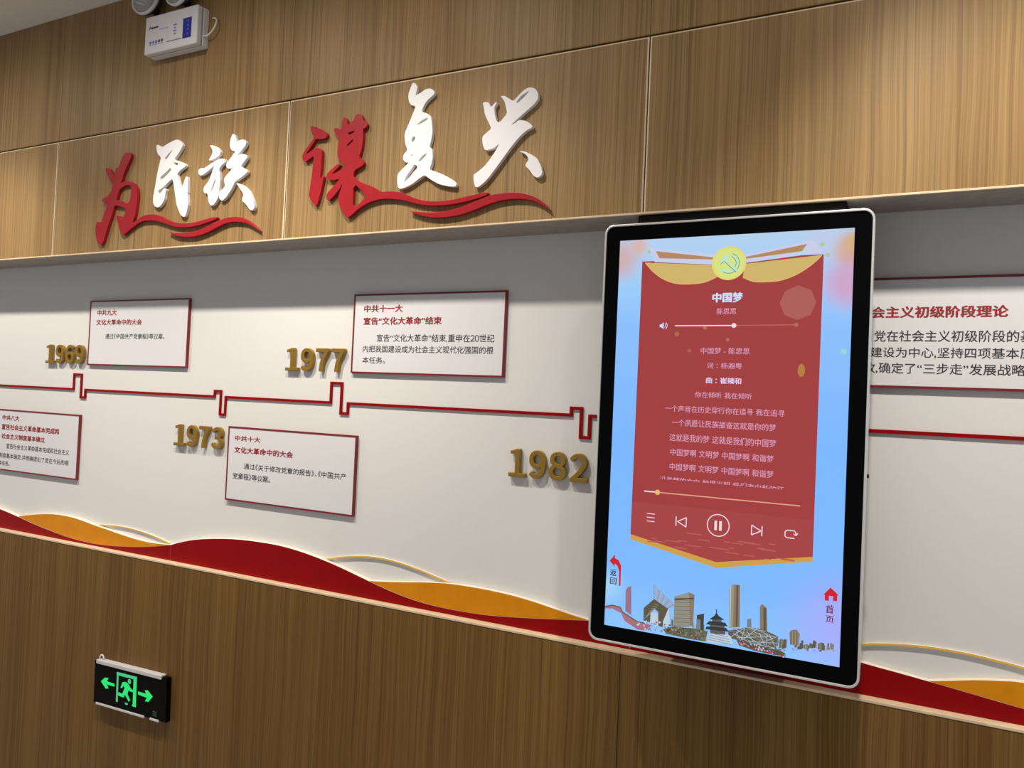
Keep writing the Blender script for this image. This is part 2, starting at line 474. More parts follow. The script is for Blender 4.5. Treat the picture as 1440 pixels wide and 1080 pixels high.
# ------------------------------------------------------------------ measured outlines (0.1 mm)
CH = {"wei":[[[-21682,23715],[-21611,23764],[-21547,23777],[-21426,23768],[-21364,23746],[-21300,23690],[-21282,23647],[-21291,23578],[-21334,23493],[-21453,23304],[-21523,23191],[-21616,23039],[-21662,22936],[-21709,22779],[-21735,22720],[-21763,22698],[-21718,22701],[-21555,22730],[-21450,22732],[-21299,22709],[-21207,22681],[-21084,22620],[-21005,22556],[-20891,22427],[-20845,22324],[-20822,22144],[-20821,22018],[-20844,21822],[-20860,21691],[-20888,21494],[-20923,21378],[-20999,21224],[-21002,21181],[-20935,21206],[-20849,21247],[-20660,21346],[-20522,21390],[-20296,21426],[-20146,21432],[-19920,21416],[-19779,21394],[-19584,21341],[-19454,21293],[-19259,21204],[-19119,21151],[-18896,21083],[-18739,21047],[-18491,21010],[-18328,20995],[-18085,20990],[-17906,21000],[-17611,21033],[-17436,21057],[-17204,21094],[-17064,21109],[-16876,21117],[-16813,21106],[-16810,21064],[-16880,21034],[-17094,20985],[-17252,20954],[-17513,20908],[-17679,20885],[-17916,20864],[-18075,20858],[-18317,20860],[-18480,20870],[-18728,20899],[-18884,20929],[-19106,20990],[-19256,21034],[-19481,21103],[-19632,21142],[-19859,21189],[-20021,21210],[-20280,21222],[-20431,21214],[-20624,21176],[-20752,21133],[-20943,21045],[-21098,20966],[-21371,20818],[-21493,20786],[-21588,20842],[-21637,20892],[-21691,20985],[-21727,21058],[-21783,21182],[-21829,21282],[-21914,21459],[-21904,21515],[-21788,21507],[-21721,21476],[-21639,21390],[-21593,21377],[-21536,21423],[-21492,21487],[-21414,21631],[-21425,21704],[-21536,21778],[-21670,21822],[-21963,21878],[-22064,21873],[-22073,21803],[-22093,21734],[-22142,21596],[-22189,21484],[-22280,21288],[-22340,21150],[-22430,20932],[-22485,20793],[-22561,20594],[-22617,20519],[-22708,20493],[-22771,20503],[-22870,20559],[-22923,20627],[-22983,20774],[-23016,20885],[-23054,21072],[-23053,21178],[-23010,21308],[-22975,21354],[-22913,21360],[-22875,21340],[-22822,21276],[-22790,21263],[-22745,21291],[-22718,21337],[-22681,21447],[-22633,21562],[-22529,21800],[-22492,21909],[-22484,22000],[-22519,22037],[-22629,22055],[-22692,22070],[-22773,22097],[-22785,22122],[-22743,22170],[-22663,22208],[-22467,22273],[-22374,22330],[-22290,22435],[-22248,22509],[-22206,22628],[-22228,22704],[-22336,22815],[-22429,22926],[-22603,23146],[-22657,23239],[-22647,23300],[-22612,23313],[-22517,23294],[-22430,23238],[-22263,23090],[-22196,23019],[-22160,22955],[-22138,23000],[-22109,23200],[-22071,23265],[-21985,23261],[-21950,23268],[-21931,23292],[-21908,23342],[-21858,23469],[-21814,23549],[-21733,23661]],[[-21203,22514],[-21180,22412],[-21178,22325],[-21195,22167],[-21216,22069],[-21265,21933],[-21374,21922],[-21652,22024],[-21787,22059],[-21915,22065],[-21949,22102],[-21921,22204],[-21895,22278],[-21844,22394],[-21798,22451],[-21712,22504],[-21634,22534],[-21487,22572],[-21392,22577],[-21256,22555]]],"min":[[[-19951,23870],[-19890,23869],[-19831,23845],[-19717,23777],[-19612,23778],[-19413,23848],[-19285,23886],[-19098,23931],[-19004,23945],[-18910,23943],[-18850,23925],[-18763,23874],[-18713,23833],[-18649,23760],[-18638,23712],[-18667,23641],[-18717,23575],[-18836,23448],[-18909,23376],[-19009,23288],[-18981,23241],[-18801,23189],[-18693,23154],[-18548,23098],[-18484,23064],[-18434,23019],[-18424,22993],[-18445,22962],[-18497,22935],[-18633,22882],[-18711,22841],[-18811,22768],[-18835,22721],[-18806,22653],[-18772,22567],[-18699,22380],[-18663,22290],[-18629,22205],[-18598,22207],[-18540,22301],[-18501,22379],[-18442,22521],[-18412,22579],[-18379,22612],[-18356,22607],[-18318,22560],[-18298,22448],[-18276,22161],[-18271,22055],[-18281,22023],[-18270,21941],[-18231,21726],[-18226,21607],[-18249,21462],[-18270,21377],[-18307,21266],[-18343,21227],[-18412,21224],[-18460,21238],[-18533,21284],[-18584,21339],[-18663,21460],[-18713,21545],[-18782,21681],[-18822,21794],[-18873,21995],[-18917,22153],[-18997,22423],[-19035,22530],[-19069,22579],[-19170,22541],[-19437,22377],[-19572,22304],[-19713,22250],[-19749,22197],[-19717,22094],[-19669,22099],[-19557,22214],[-19501,22261],[-19443,22286],[-19403,22288],[-19341,22270],[-19334,22226],[-19373,22113],[-19391,22037],[-19406,21922],[-19436,21853],[-19513,21759],[-19570,21709],[-19662,21653],[-19730,21644],[-19841,21674],[-19899,21710],[-19962,21790],[-19986,21856],[-19995,21975],[-19988,22069],[-19957,22234],[-19925,22415],[-19857,22794],[-19813,23002],[-19747,23247],[-19723,23344],[-19715,23394],[-19746,23436],[-19850,23514],[-19899,23575],[-19944,23680],[-19961,23747],[-19969,23840]],[[-19143,23599],[-19241,23486],[-19302,23417],[-19386,23326],[-19436,23304],[-19503,23327],[-19503,23355],[-19435,23415],[-19352,23475],[-19171,23597]],[[-19174,22976],[-19157,22917],[-19190,22870],[-19302,22790],[-19398,22729],[-19570,22629],[-19640,22602],[-19678,22622],[-19688,22645],[-19680,22694],[-19630,22734],[-19491,22805],[-19392,22862],[-19233,22962]],[[-19010,23156],[-18879,23134],[-18830,23116],[-18816,23081],[-18838,23061],[-18918,23036],[-18967,23055],[-19032,23136]]],"zu":[[[-17302,23564],[-17197,23553],[-17122,23533],[-17004,23487],[-16931,23440],[-16833,23347],[-16802,23294],[-16809,23228],[-16844,23188],[-16943,23132],[-17029,23099],[-17187,23057],[-17260,23049],[-17319,23067],[-17318,23097],[-17253,23170],[-17219,23221],[-17178,23300],[-17174,23350],[-17202,23420],[-17237,23468],[-17312,23543]],[[-16740,23058],[-16613,23037],[-16566,23010],[-16550,22951],[-16581,22910],[-16690,22846],[-16748,22803],[-16811,22734],[-16822,22672],[-16790,22553],[-16773,22469],[-16752,22335],[-16751,22230],[-16773,22050],[-16780,21946],[-16782,21814],[-16821,21724],[-16937,21584],[-17002,21531],[-17081,21512],[-17128,21524],[-17190,21578],[-17225,21634],[-17268,21745],[-17289,21816],[-17308,21918],[-17337,21951],[-17407,21948],[-17445,21963],[-17491,22008],[-17506,22051],[-17505,22135],[-17457,22203],[-17315,22324],[-17251,22402],[-17201,22514],[-17165,22599],[-17106,22744],[-17080,22805],[-17060,22844],[-17094,22834],[-17216,22762],[-17309,22713],[-17466,22636],[-17549,22602],[-17641,22577],[-17697,22585],[-17771,22634],[-17798,22676],[-17804,22752],[-17783,22789],[-17715,22825],[-17660,22831],[-17565,22813],[-17458,22839],[-17232,22933],[-17112,22980],[-16977,23024],[-16902,23044],[-16812,23060]],[[-16961,22414],[-16970,22316],[-16989,22245],[-17038,22134],[-17072,22070],[-17124,21991],[-17149,21971],[-17174,21990],[-17159,22044],[-17088,22188],[-17044,22278],[-16979,22405]],[[-16268,23827],[-16200,23803],[-16163,23766],[-16124,23679],[-16102,23630],[-16075,23570],[-16030,23559],[-15921,23588],[-15856,23594],[-15767,23584],[-15717,23559],[-15658,23496],[-15648,23451],[-15676,23381],[-15734,23320],[-15880,23205],[-15950,23153],[-16013,23111],[-15983,23102],[-15829,23119],[-15741,23109],[-15628,23065],[-15585,23034],[-15571,22984],[-15604,22933],[-15717,22831],[-15772,22777],[-15823,22717],[-15791,22676],[-15643,22613],[-15577,22574],[-15525,22520],[-15537,22484],[-15625,22427],[-15726,22377],[-15940,22283],[-16025,22242],[-16067,22213],[-16101,22167],[-16160,22058],[-16228,21965],[-16373,21797],[-16461,21718],[-16581,21649],[-16644,21643],[-16716,21694],[-16747,21745],[-16765,21846],[-16761,21895],[-16731,21942],[-16684,21982],[-16576,22055],[-16534,22096],[-16514,22143],[-16520,22182],[-16554,22251],[-16565,22299],[-16564,22373],[-16524,22429],[-16407,22525],[-16329,22586],[-16212,22673],[-16206,22697],[-16306,22682],[-16366,22686],[-16446,22710],[-16482,22738],[-16509,22798],[-16508,22834],[-16477,22880],[-16425,22935],[-16299,23054],[-16229,23123],[-16146,23212],[-16149,23248],[-16239,23266],[-16290,23293],[-16351,23357],[-16375,23412],[-16389,23512],[-16387,23578],[-16364,23674],[-16344,23732],[-16305,23810]],[[-15970,22173],[-15771,22110],[-15651,22052],[-15491,21941],[-15413,21870],[-15341,21767],[-15292,21694],[-15219,21575],[-15181,21495],[-15140,21371],[-15143,21307],[-15192,21239],[-15230,21218],[-15295,21222],[-15340,21247],[-15410,21317],[-15461,21369],[-15544,21456],[-15594,21497],[-15662,21535],[-15690,21569],[-15706,21635],[-15694,21675],[-15643,21727],[-15662,21788],[-15770,21919],[-15852,22009],[-15990,22148]]],"mou":[[[-12928,23681],[-12838,23670],[-12740,23635],[-12533,23541],[-12429,23486],[-12325,23415],[-12285,23371],[-12269,23311],[-12279,23276],[-12326,23232],[-12388,23220],[-12525,23226],[-12601,23233],[-12689,23249],[-12754,23207],[-12858,23065],[-12929,22982],[-13036,22875],[-13068,22836],[-13054,22824],[-12988,22850],[-12804,22939],[-12709,22968],[-12609,22967],[-12549,22947],[-12470,22890],[-12442,22831],[-12434,22713],[-12435,22596],[-12445,22362],[-12452,22219],[-12465,22025],[-12452,21988],[-12400,22071],[-12368,22088],[-12323,22054],[-12318,21998],[-12347,21864],[-12373,21750],[-12421,21539],[-12455,21412],[-12506,21240],[-12540,21180],[-12590,21174],[-12638,21204],[-12732,21300],[-12788,21363],[-12862,21457],[-12883,21525],[-12873,21632],[-12857,21746],[-12822,21979],[-12798,22193],[-12761,22603],[-12781,22723],[-12879,22674],[-12945,22641],[-13044,22592],[-13098,22585],[-13164,22611],[-13196,22647],[-13227,22730],[-13226,22783],[-13193,22859],[-13126,22944],[-12959,23124],[-12880,23207],[-12809,23278],[-12799,23323],[-12841,23387],[-12870,23437],[-12913,23521],[-12933,23576],[-12951,23657]],[[-11644,23804],[-11582,23767],[-11550,23737],[-11518,23685],[-11507,23642],[-11507,23565],[-11465,23559],[-11337,23620],[-11277,23674],[-11223,23772],[-11186,23813],[-11128,23838],[-11085,23833],[-11011,23791],[-10973,23743],[-10932,23643],[-10890,23590],[-10804,23532],[-10771,23496],[-10756,23447],[-10766,23416],[-10810,23374],[-10841,23359],[-10887,23355],[-10899,23293],[-10888,23111],[-10892,22982],[-10915,22775],[-10940,22670],[-10992,22562],[-10981,22503],[-10894,22438],[-10853,22395],[-10814,22335],[-10812,22300],[-10844,22255],[-10916,22218],[-11101,22150],[-11166,22084],[-11177,21951],[-11109,21869],[-10895,21755],[-10748,21690],[-10523,21610],[-10384,21544],[-10194,21428],[-10067,21389],[-9876,21392],[-9750,21383],[-9560,21354],[-9433,21320],[-9243,21248],[-9117,21197],[-8929,21115],[-8805,21071],[-8621,21021],[-8480,20995],[-8240,20969],[-8063,20961],[-7771,20963],[-7579,20977],[-7295,21017],[-7107,21040],[-6828,21071],[-6698,21084],[-6588,21089],[-6550,21076],[-6548,21032],[-6602,21004],[-6766,20964],[-6914,20935],[-7193,20888],[-7381,20864],[-7668,20841],[-7861,20835],[-8154,20840],[-8332,20852],[-8573,20882],[-8725,20913],[-8941,20972],[-9086,21014],[-9305,21077],[-9452,21111],[-9673,21149],[-9821,21167],[-10044,21182],[-10193,21176],[-10417,21143],[-10566,21105],[-10790,21021],[-10950,20936],[-11207,20765],[-11314,20716],[-11375,20739],[-11439,20801],[-11569,20964],[-11629,21057],[-11680,21177],[-11700,21262],[-11708,21397],[-11698,21467],[-11659,21540],[-11633,21609],[-11593,21740],[-11601,21747],[-11667,21637],[-11727,21565],[-11842,21459],[-11915,21397],[-12020,21319],[-12076,21297],[-12139,21312],[-12165,21343],[-12183,21422],[-12177,21467],[-12144,21523],[-12063,21600],[-11854,21775],[-11769,21852],[-11724,21906],[-11757,21918],[-11902,21902],[-11992,21904],[-12116,21925],[-12175,21953],[-12228,22016],[-12231,22062],[-12187,22136],[-12101,22205],[-11889,22339],[-11802,22383],[-11753,22378],[-11732,22366],[-11718,22336],[-11776,22280],[-11962,22143],[-11996,22101],[-11911,22113],[-11812,22145],[-11599,22231],[-11525,22272],[-11516,22309],[-11541,22337],[-11629,22385],[-11688,22436],[-11780,22541],[-11816,22610],[-11835,22708],[-11835,22837],[-11816,23125],[-11831,23234],[-11894,23270],[-11938,23314],[-12005,23409],[-12020,23454],[-11998,23494],[-11970,23505],[-11908,23498],[-11859,23481],[-11771,23437],[-11739,23445],[-11731,23512],[-11723,23572],[-11705,23686],[-11693,23742],[-11672,23798]],[[-11425,23302],[-11283,23323],[-11231,23323],[-11218,23303],[-11257,23282],[-11385,23239],[-11437,23239],[-11464,23281]],[[-11448,22958],[-11322,23050],[-11275,23070],[-11262,23040],[-11280,23013],[-11348,22963],[-11390,22933],[-11448,22891],[-11471,22887],[-11485,22918]],[[-11076,21679],[-10829,21478],[-10737,21381],[-10708,21294],[-10789,21199],[-11059,21002],[-11151,21098],[-11157,21584]]],"fu":[[[-9178,24483],[-9121,24465],[-9086,24438],[-9037,24374],[-9024,24331],[-9031,24266],[-9043,24214],[-9072,24123],[-9041,24106],[-8920,24146],[-8851,24174],[-8765,24218],[-8706,24233],[-8618,24235],[-8562,24221],[-8483,24176],[-8448,24141],[-8423,24081],[-8439,24043],[-8513,23988],[-8566,23952],[-8651,23898],[-8700,23852],[-8762,23766],[-8792,23707],[-8820,23617],[-8795,23576],[-8694,23544],[-8629,23511],[-8538,23443],[-8497,23375],[-8468,23241],[-8452,23146],[-8432,22994],[-8434,22895],[-8459,22749],[-8476,22670],[-8504,22580],[-8494,22532],[-8437,22479],[-8409,22420],[-8385,22297],[-8384,22213],[-8405,22085],[-8425,22013],[-8464,21923],[-8444,21881],[-8343,21844],[-8243,21803],[-8044,21720],[-7919,21659],[-7743,21560],[-7658,21504],[-7581,21433],[-7561,21391],[-7579,21338],[-7631,21328],[-7771,21349],[-7882,21374],[-8079,21428],[-8196,21475],[-8353,21563],[-8452,21625],[-8589,21721],[-8670,21735],[-8778,21679],[-8872,21628],[-9045,21531],[-9170,21481],[-9371,21428],[-9458,21423],[-9517,21461],[-9544,21502],[-9565,21590],[-9573,21666],[-9577,21809],[-9542,21889],[-9433,21983],[-9353,22044],[-9222,22136],[-9205,22169],[-9285,22177],[-9331,22200],[-9392,22264],[-9408,22313],[-9394,22397],[-9363,22447],[-9283,22514],[-9277,22577],[-9341,22698],[-9369,22796],[-9391,22969],[-9374,23075],[-9303,23218],[-9249,23332],[-9158,23529],[-9112,23633],[-9062,23750],[-9076,23796],[-9167,23818],[-9218,23850],[-9279,23924],[-9305,23991],[-9324,24118],[-9317,24196],[-9278,24304],[-9251,24370],[-9211,24459]],[[-8615,23390],[-8613,23353],[-8670,23319],[-8844,23256],[-8917,23235],[-8962,23235],[-8948,23256],[-8862,23316],[-8790,23350],[-8660,23390]],[[-9016,22872],[-9025,22826],[-9045,22794],[-9099,22743],[-9121,22743],[-9135,22791],[-9130,22829],[-9100,22891],[-9074,22907],[-9028,22893]],[[-8588,22368],[-8618,22315],[-8663,22270],[-8769,22187],[-8820,22164],[-8865,22178],[-8852,22208],[-8767,22284],[-8707,22324],[-8610,22370]],[[-8921,22046],[-8896,21997],[-8913,21961],[-8987,21902],[-9048,21845],[-9154,21732],[-9215,21678],[-9291,21628],[-9321,21615],[-9333,21626],[-9316,21665],[-9254,21773],[-9202,21844],[-9106,21948],[-9060,22003],[-9019,22065],[-8990,22081],[-8945,22067]],[[-9053,22405],[-9084,22361],[-9110,22345],[-9155,22340],[-9144,22355],[-9068,22403]]],"xing":[[[-6816,23584],[-6749,23592],[-6710,23586],[-6662,23563],[-6629,23528],[-6581,23445],[-6537,23445],[-6452,23526],[-6417,23546],[-6397,23527],[-6405,23497],[-6449,23427],[-6459,23370],[-6444,23267],[-6427,23189],[-6392,23059],[-6361,23005],[-6303,22972],[-6239,23006],[-6106,23139],[-6069,23213],[-6092,23299],[-6111,23368],[-6145,23490],[-6183,23562],[-6263,23656],[-6268,23688],[-6202,23687],[-6151,23669],[-6065,23615],[-6007,23576],[-5921,23514],[-5860,23523],[-5763,23609],[-5701,23661],[-5613,23731],[-5551,23766],[-5453,23801],[-5387,23800],[-5286,23761],[-5233,23720],[-5176,23638],[-5156,23578],[-5155,23480],[-5176,23423],[-5240,23350],[-5308,23293],[-5448,23197],[-5547,23128],[-5706,23016],[-5795,22953],[-5901,22875],[-5913,22857],[-5840,22881],[-5789,22905],[-5709,22953],[-5636,22955],[-5498,22913],[-5420,22873],[-5326,22796],[-5291,22759],[-5281,22725],[-5315,22699],[-5431,22655],[-5510,22610],[-5633,22518],[-5732,22424],[-5906,22237],[-6035,22087],[-6245,21826],[-6375,21672],[-6554,21471],[-6663,21372],[-6811,21275],[-6880,21248],[-6939,21261],[-6970,21306],[-7006,21428],[-7019,21497],[-7023,21582],[-6997,21625],[-6912,21667],[-6834,21716],[-6686,21820],[-6584,21922],[-6423,22123],[-6347,22230],[-6278,22348],[-6291,22363],[-6400,22291],[-6487,22262],[-6638,22244],[-6706,22272],[-6759,22370],[-6783,22449],[-6799,22586],[-6780,22651],[-6707,22710],[-6651,22749],[-6559,22805],[-6546,22860],[-6599,22967],[-6645,23052],[-6729,23197],[-6765,23292],[-6792,23431],[-6808,23498],[-6831,23560]],[[-5436,23694],[-5496,23629],[-5569,23568],[-5728,23449],[-5781,23423],[-5783,23465],[-5758,23506],[-5679,23586],[-5606,23633],[-5463,23696]],[[-5628,22112],[-5546,22106],[-5472,22082],[-5333,22015],[-5250,21967],[-5139,21890],[-5079,21824],[-5011,21703],[-4978,21630],[-4947,21529],[-4941,21475],[-4956,21411],[-4984,21381],[-5053,21351],[-5101,21356],[-5174,21398],[-5225,21448],[-5301,21553],[-5352,21612],[-5428,21685],[-5442,21727],[-5409,21781],[-5389,21809],[-5363,21839],[-5365,21872],[-5395,21941],[-5424,21980],[-5481,22027],[-5531,22056],[-5624,22099]]],"wave_a":[[[-19087,20740],[-18867,20709],[-18712,20693],[-18465,20674],[-18303,20668],[-18061,20669],[-17902,20680],[-17666,20715],[-17511,20748],[-17280,20811],[-17128,20859],[-16902,20938],[-16751,20980],[-16526,21027],[-16376,21048],[-16151,21064],[-16011,21062],[-15814,21043],[-15692,21017],[-15523,20961],[-15409,20912],[-15239,20820],[-15106,20730],[-14878,20555],[-14858,20527],[-15026,20618],[-15148,20679],[-15345,20772],[-15476,20818],[-15672,20861],[-15803,20881],[-15999,20898],[-16130,20898],[-16326,20880],[-16466,20853],[-16690,20791],[-16840,20743],[-17065,20663],[-17227,20617],[-17487,20559],[-17652,20533],[-17889,20515],[-18049,20514],[-18292,20527],[-18445,20543],[-18662,20577],[-18819,20621],[-19075,20717]]],"wave_b":[[[-9042,20747],[-8894,20724],[-8764,20706],[-8522,20676],[-8342,20663],[-8046,20654],[-7852,20665],[-7564,20707],[-7394,20740],[-7169,20797],[-7021,20839],[-6800,20908],[-6672,20945],[-6509,20988],[-6382,21007],[-6165,21023],[-6012,21027],[-5771,21021],[-5619,21003],[-5406,20955],[-5273,20910],[-5087,20824],[-4981,20761],[-4848,20657],[-4768,20580],[-4660,20456],[-4677,20453],[-4835,20570],[-4941,20636],[-5100,20719],[-5214,20761],[-5399,20804],[-5531,20824],[-5744,20841],[-5887,20842],[-6101,20830],[-6245,20812],[-6461,20768],[-6606,20730],[-6825,20661],[-6991,20616],[-7270,20549],[-7458,20520],[-7746,20497],[-7930,20493],[-8195,20504],[-8364,20524],[-8606,20573],[-8738,20608],[-8893,20662],[-8974,20695],[-9062,20740]]]}
BOX = {"p69":[["中共九大",-24888,-23725,18092,18308],["文化大革命中的大会",-24904,-22243,17711,17923],["通过《中国共产党章程》等议案。",-24322,-20950,17164,17366]],"p8":[["中共八大",-30792,-29603,13649,13863],["宣告社会主义革命基本完成和",-30806,-26881,13251,13480],["社会主义制度基本确立",-30783,-27780,12860,13074],["宣告社会主义革命基本完成和社会主义",-30401,-26158,12453,12666],["制度基本确定,并明确提出了党在今后的根",-30887,-26149,12039,12241],["本任务。",-30859,-30123,11720,11908]],"p10":[["中共十大",-17080,-15885,13626,13808],["文化大革命中的大会",-17075,-14405,13209,13417],["通过《关于修改党章的报告》、《中国共产",-16584,-12135,12672,12871],["党章程》等议案。",-17088,-15348,12298,12510]],"p11":[["中共十一大",-11726,-10248,18057,18279],["宣告“文化大革命”结束",-11723,-8806,17662,17888],["宣告“文化大革命”结束,重申在20世纪",-11181,-6966,17123,17355],["内把我国建设成为社会主义现代化强国的根",-11703,-6982,16784,16997],["本任务。",-11706,-10826,16431,16636]],"pr":[["会主义初级阶段理论",2972,5662,17750,18004],["了党在社会主义初级阶段的基",2801,6147,17201,17455],["建设为中心,坚持四项基本原",2980,6142,16838,17068],["放,确定了“三步走”发展战略",2837,6010,16471,16711]],"screen_text":[["中国梦",-330,343,17943,18161],["陈思思",-222,215,17662,17806],["中国梦 - 陈思思",-560,548,16742,16888],["词：杨湘粤",-403,387,16406,16541],["曲：崔臻和",-408,385,16058,16198],["你在倾听 我在倾听",-656,631,15720,15856],["一个声音在历史穿行你在追寻 我在追寻",-1353,1352,15363,15511]],"screen_text2":[["一个夙愿让民族振奋这就是你的梦",-1179,1180,15030,15188],["这就是我的梦 这就是我们的中国梦",-1215,1193,14670,14842],["中国梦啊 文明梦 中国梦啊 和谐梦",-1181,1152,14329,14491],["中国梦啊 文明梦 中国梦啊 和谐梦",-1187,1164,13985,14147],["clip",-1411,1395,13736,13819],["返",-2552,-2394,11300,11465],["回",-2543,-2385,11100,11265],["首",2340,2496,11196,11372],["页",2347,2503,10997,11151]]}
SCR = {"bannertop":[[-2063,4171],[2042,4158]],"bannerbot":[[-2079,-2436],[-24,-2834],[2040,-2444],[2044,-2547],[-19,-2965],[-2073,-2560]],"drapeL":[[-1984,4142],[-1768,3907],[-1505,3723],[-1199,3614],[-852,3594],[-560,3620],[-371,3687],[-230,3755],[-288,4014]],"drapeR":[[334,3713],[568,3610],[840,3592],[1152,3616],[1456,3722],[1710,3874],[1918,4049],[2000,4146],[369,4016]],"bandL":[[-1906,4502],[-345,4269],[-336,4025],[-1752,4143]],"wedgeL":[[-1737,4408],[-342,4196],[-340,4147],[-1638,4233]],"bandR":[[361,4236],[1826,4489],[2040,4204],[368,4035]],"wedgeR":[[386,4177],[1692,4405],[1590,4248],[388,4130]],"emblem":[[9,4045],[391,4044],[-5,4441],[24,3651]],"vol":[[-1564,2687],[-1365,2527],[-1193,2600],[176,2604],[1529,2622]],"bokeh":[[1543,3096],[1928,3112],[-1140,2408],[-480,2549],[48,2275],[-828,2012],[1668,1603],[2508,2034]],"prog":[[-1778,-1359],[-1456,-1379],[1749,-1373]],"icons":[[-1689,-1886],[-1493,-2087],[-986,-1894],[-977,-2112],[-746,-1892],[-737,-2119],[-947,-2011],[-5,-1988],[241,-1969],[-98,-1894],[-28,-2114],[14,-1881],[79,-2101],[733,-1905],[742,-2127],[944,-1997],[958,-1907],[965,-2110],[1448,-1929],[1687,-2083]],"arrow":[[-2580,-3141],[-2439,-2967],[-2446,-3058],[-2343,-3105],[-2280,-3226],[-2275,-3711],[-2316,-3717],[-2326,-3368],[-2374,-3239],[-2445,-3194],[-2442,-3269]],"home":[[2276,-3228],[2419,-3051],[2584,-3190],[2556,-3203],[2560,-3322],[2478,-3330],[2475,-3229],[2392,-3237],[2396,-3339],[2313,-3343],[2309,-3223]],"k_t1":[[-2140,-3794],[-2091,-3712],[-2005,-3674],[-1975,-4364],[-2129,-4290]],"k_wallg":[[-2648,-4264],[-2464,-4204],[-2253,-4221],[-2196,-4326],[-2009,-4410],[-1815,-4496],[-1620,-4502],[-1467,-4525],[-1613,-4668],[-1807,-4682],[-2134,-4530],[-2236,-4358],[-2461,-4284],[-2646,-4314]],"k_lattice":[[-1456,-3569],[-942,-3952],[-936,-4459],[-1072,-4409],[-1110,-4076],[-1433,-3893]],"k_ring":[[-1674,-4438],[-1676,-4143],[-1433,-3893],[-1085,-4072],[-1197,-4382],[-1191,-4517],[-1307,-4508],[-1320,-4183],[-1408,-4124],[-1505,-4213],[-1510,-4459]],"k_b3":[[-950,-3760],[-614,-3612],[-482,-3650],[-487,-4367],[-935,-4483]],"k_b3r":[[-614,-3612],[-482,-3650],[-487,-4367],[-559,-4380]],"k_b4":[[-411,-4106],[-247,-4041],[-245,-4444],[-398,-4438]],"k_tower":[[300,-3403],[365,-3286],[534,-3275],[560,-4216],[324,-4266]],"k_towerl":[[300,-3403],[365,-3286],[402,-3290],[410,-4242],[324,-4266]],"k_b6":[[712,-4014],[801,-3985],[818,-4213],[719,-4216]],"k_b7":[[978,-3693],[1020,-3617],[1125,-3692],[1157,-4223],[998,-4228]],"k_nest":[[290,-4342],[448,-4263],[673,-4206],[942,-4178],[1166,-4212],[1387,-4274],[1401,-4421],[1353,-4543],[1135,-4575],[911,-4556],[594,-4521],[342,-4496]],"k_b8":[[1621,-4142],[1662,-4089],[1769,-4062],[1836,-4149],[1823,-4403],[1639,-4409]],"k_b9":[[2052,-4290],[2176,-4240],[2238,-4203],[2343,-4237],[2465,-4188],[2549,-4226],[2553,-4366],[2452,-4407],[2285,-4372],[2207,-4528],[2098,-4406]],"k_trees":[[-1189,-4565],[-970,-4464],[-437,-4421],[-151,-4433],[-189,-4671],[-475,-4680],[-766,-4674],[-1111,-4658]],"k_flowers":[[503,-4514],[775,-4521],[1134,-4561],[1441,-4572],[1552,-4620],[1554,-4687],[1227,-4694],[871,-4678],[553,-4621]],"k_flowersl":[[-1814,-4511],[-1472,-4404],[-1195,-4430],[-1190,-4551],[-1463,-4622],[-1715,-4676]],"k_low":[[1389,-4310],[1474,-4272],[1606,-4316],[1652,-4421],[1823,-4403],[2053,-4325],[2056,-4392],[1656,-4533],[1563,-4573],[1415,-4441]],"k_roof1":[[33,-3962],[78,-4035],[221,-4115],[-129,-4154],[-6,-4049]],"k_roofb":[[-59,-4143],[156,-4126],[158,-4182],[-56,-4199]],"k_roof2":[[-127,-4192],[237,-4168],[295,-4243],[-195,-4279]],"k_roofc":[[-110,-4265],[226,-4245],[227,-4292],[-108,-4321]],"k_roof3":[[-174,-4323],[264,-4285],[323,-4359],[-209,-4395]],"k_temb":[[-97,-4376],[244,-4364],[247,-4443],[-93,-4470]],"k_terr":[[-94,-4432],[270,-4425],[372,-4453],[424,-4621],[-160,-4680],[-128,-4533]]}
EXI = {"face":[[-23085,5007],[-19211,5124],[-19129,3565],[-22976,3483]],"arrowL":[[-22669,4305],[-22449,4486],[-22249,4512],[-22328,4380],[-21903,4365],[-21895,4265],[-22317,4259],[-22218,4140],[-22371,4094]],"arrowR":[[-20602,4362],[-20181,4366],[-20252,4477],[-20108,4507],[-19825,4343],[-20035,4110],[-20221,4090],[-20128,4236],[-20593,4251]],"door":[[-21810,4832],[-20706,4851],[-20640,3782],[-20852,3769],[-20853,4722],[-21667,4710],[-21654,3767],[-21772,3757]],"head":[[-21094,4616],[-21008,4625]],"man":[[-21475,4510],[-21306,4564],[-21128,4509],[-21010,4391],[-20856,4343],[-20884,4269],[-21066,4279],[-21111,4307],[-21163,4145],[-20997,3966],[-21077,3892],[-21264,4066],[-21331,4089],[-21353,3981],[-21651,3993],[-21702,4074],[-21618,4121],[-21449,4093],[-21330,4339],[-21414,4399],[-21479,4293],[-21555,4307]],"foot":[[-21287,3818],[-21115,3826],[-21131,3760],[-21260,3752]],"topbar":[[-22950,5033],[-19496,5122],[-19625,4943],[-22941,4926]],"botbar":[[-22844,3541],[-20366,3537],[-19990,3551],[-19533,3528],[-22837,3455]],"txt":[[-19803,3816],[-19586,3669]]}
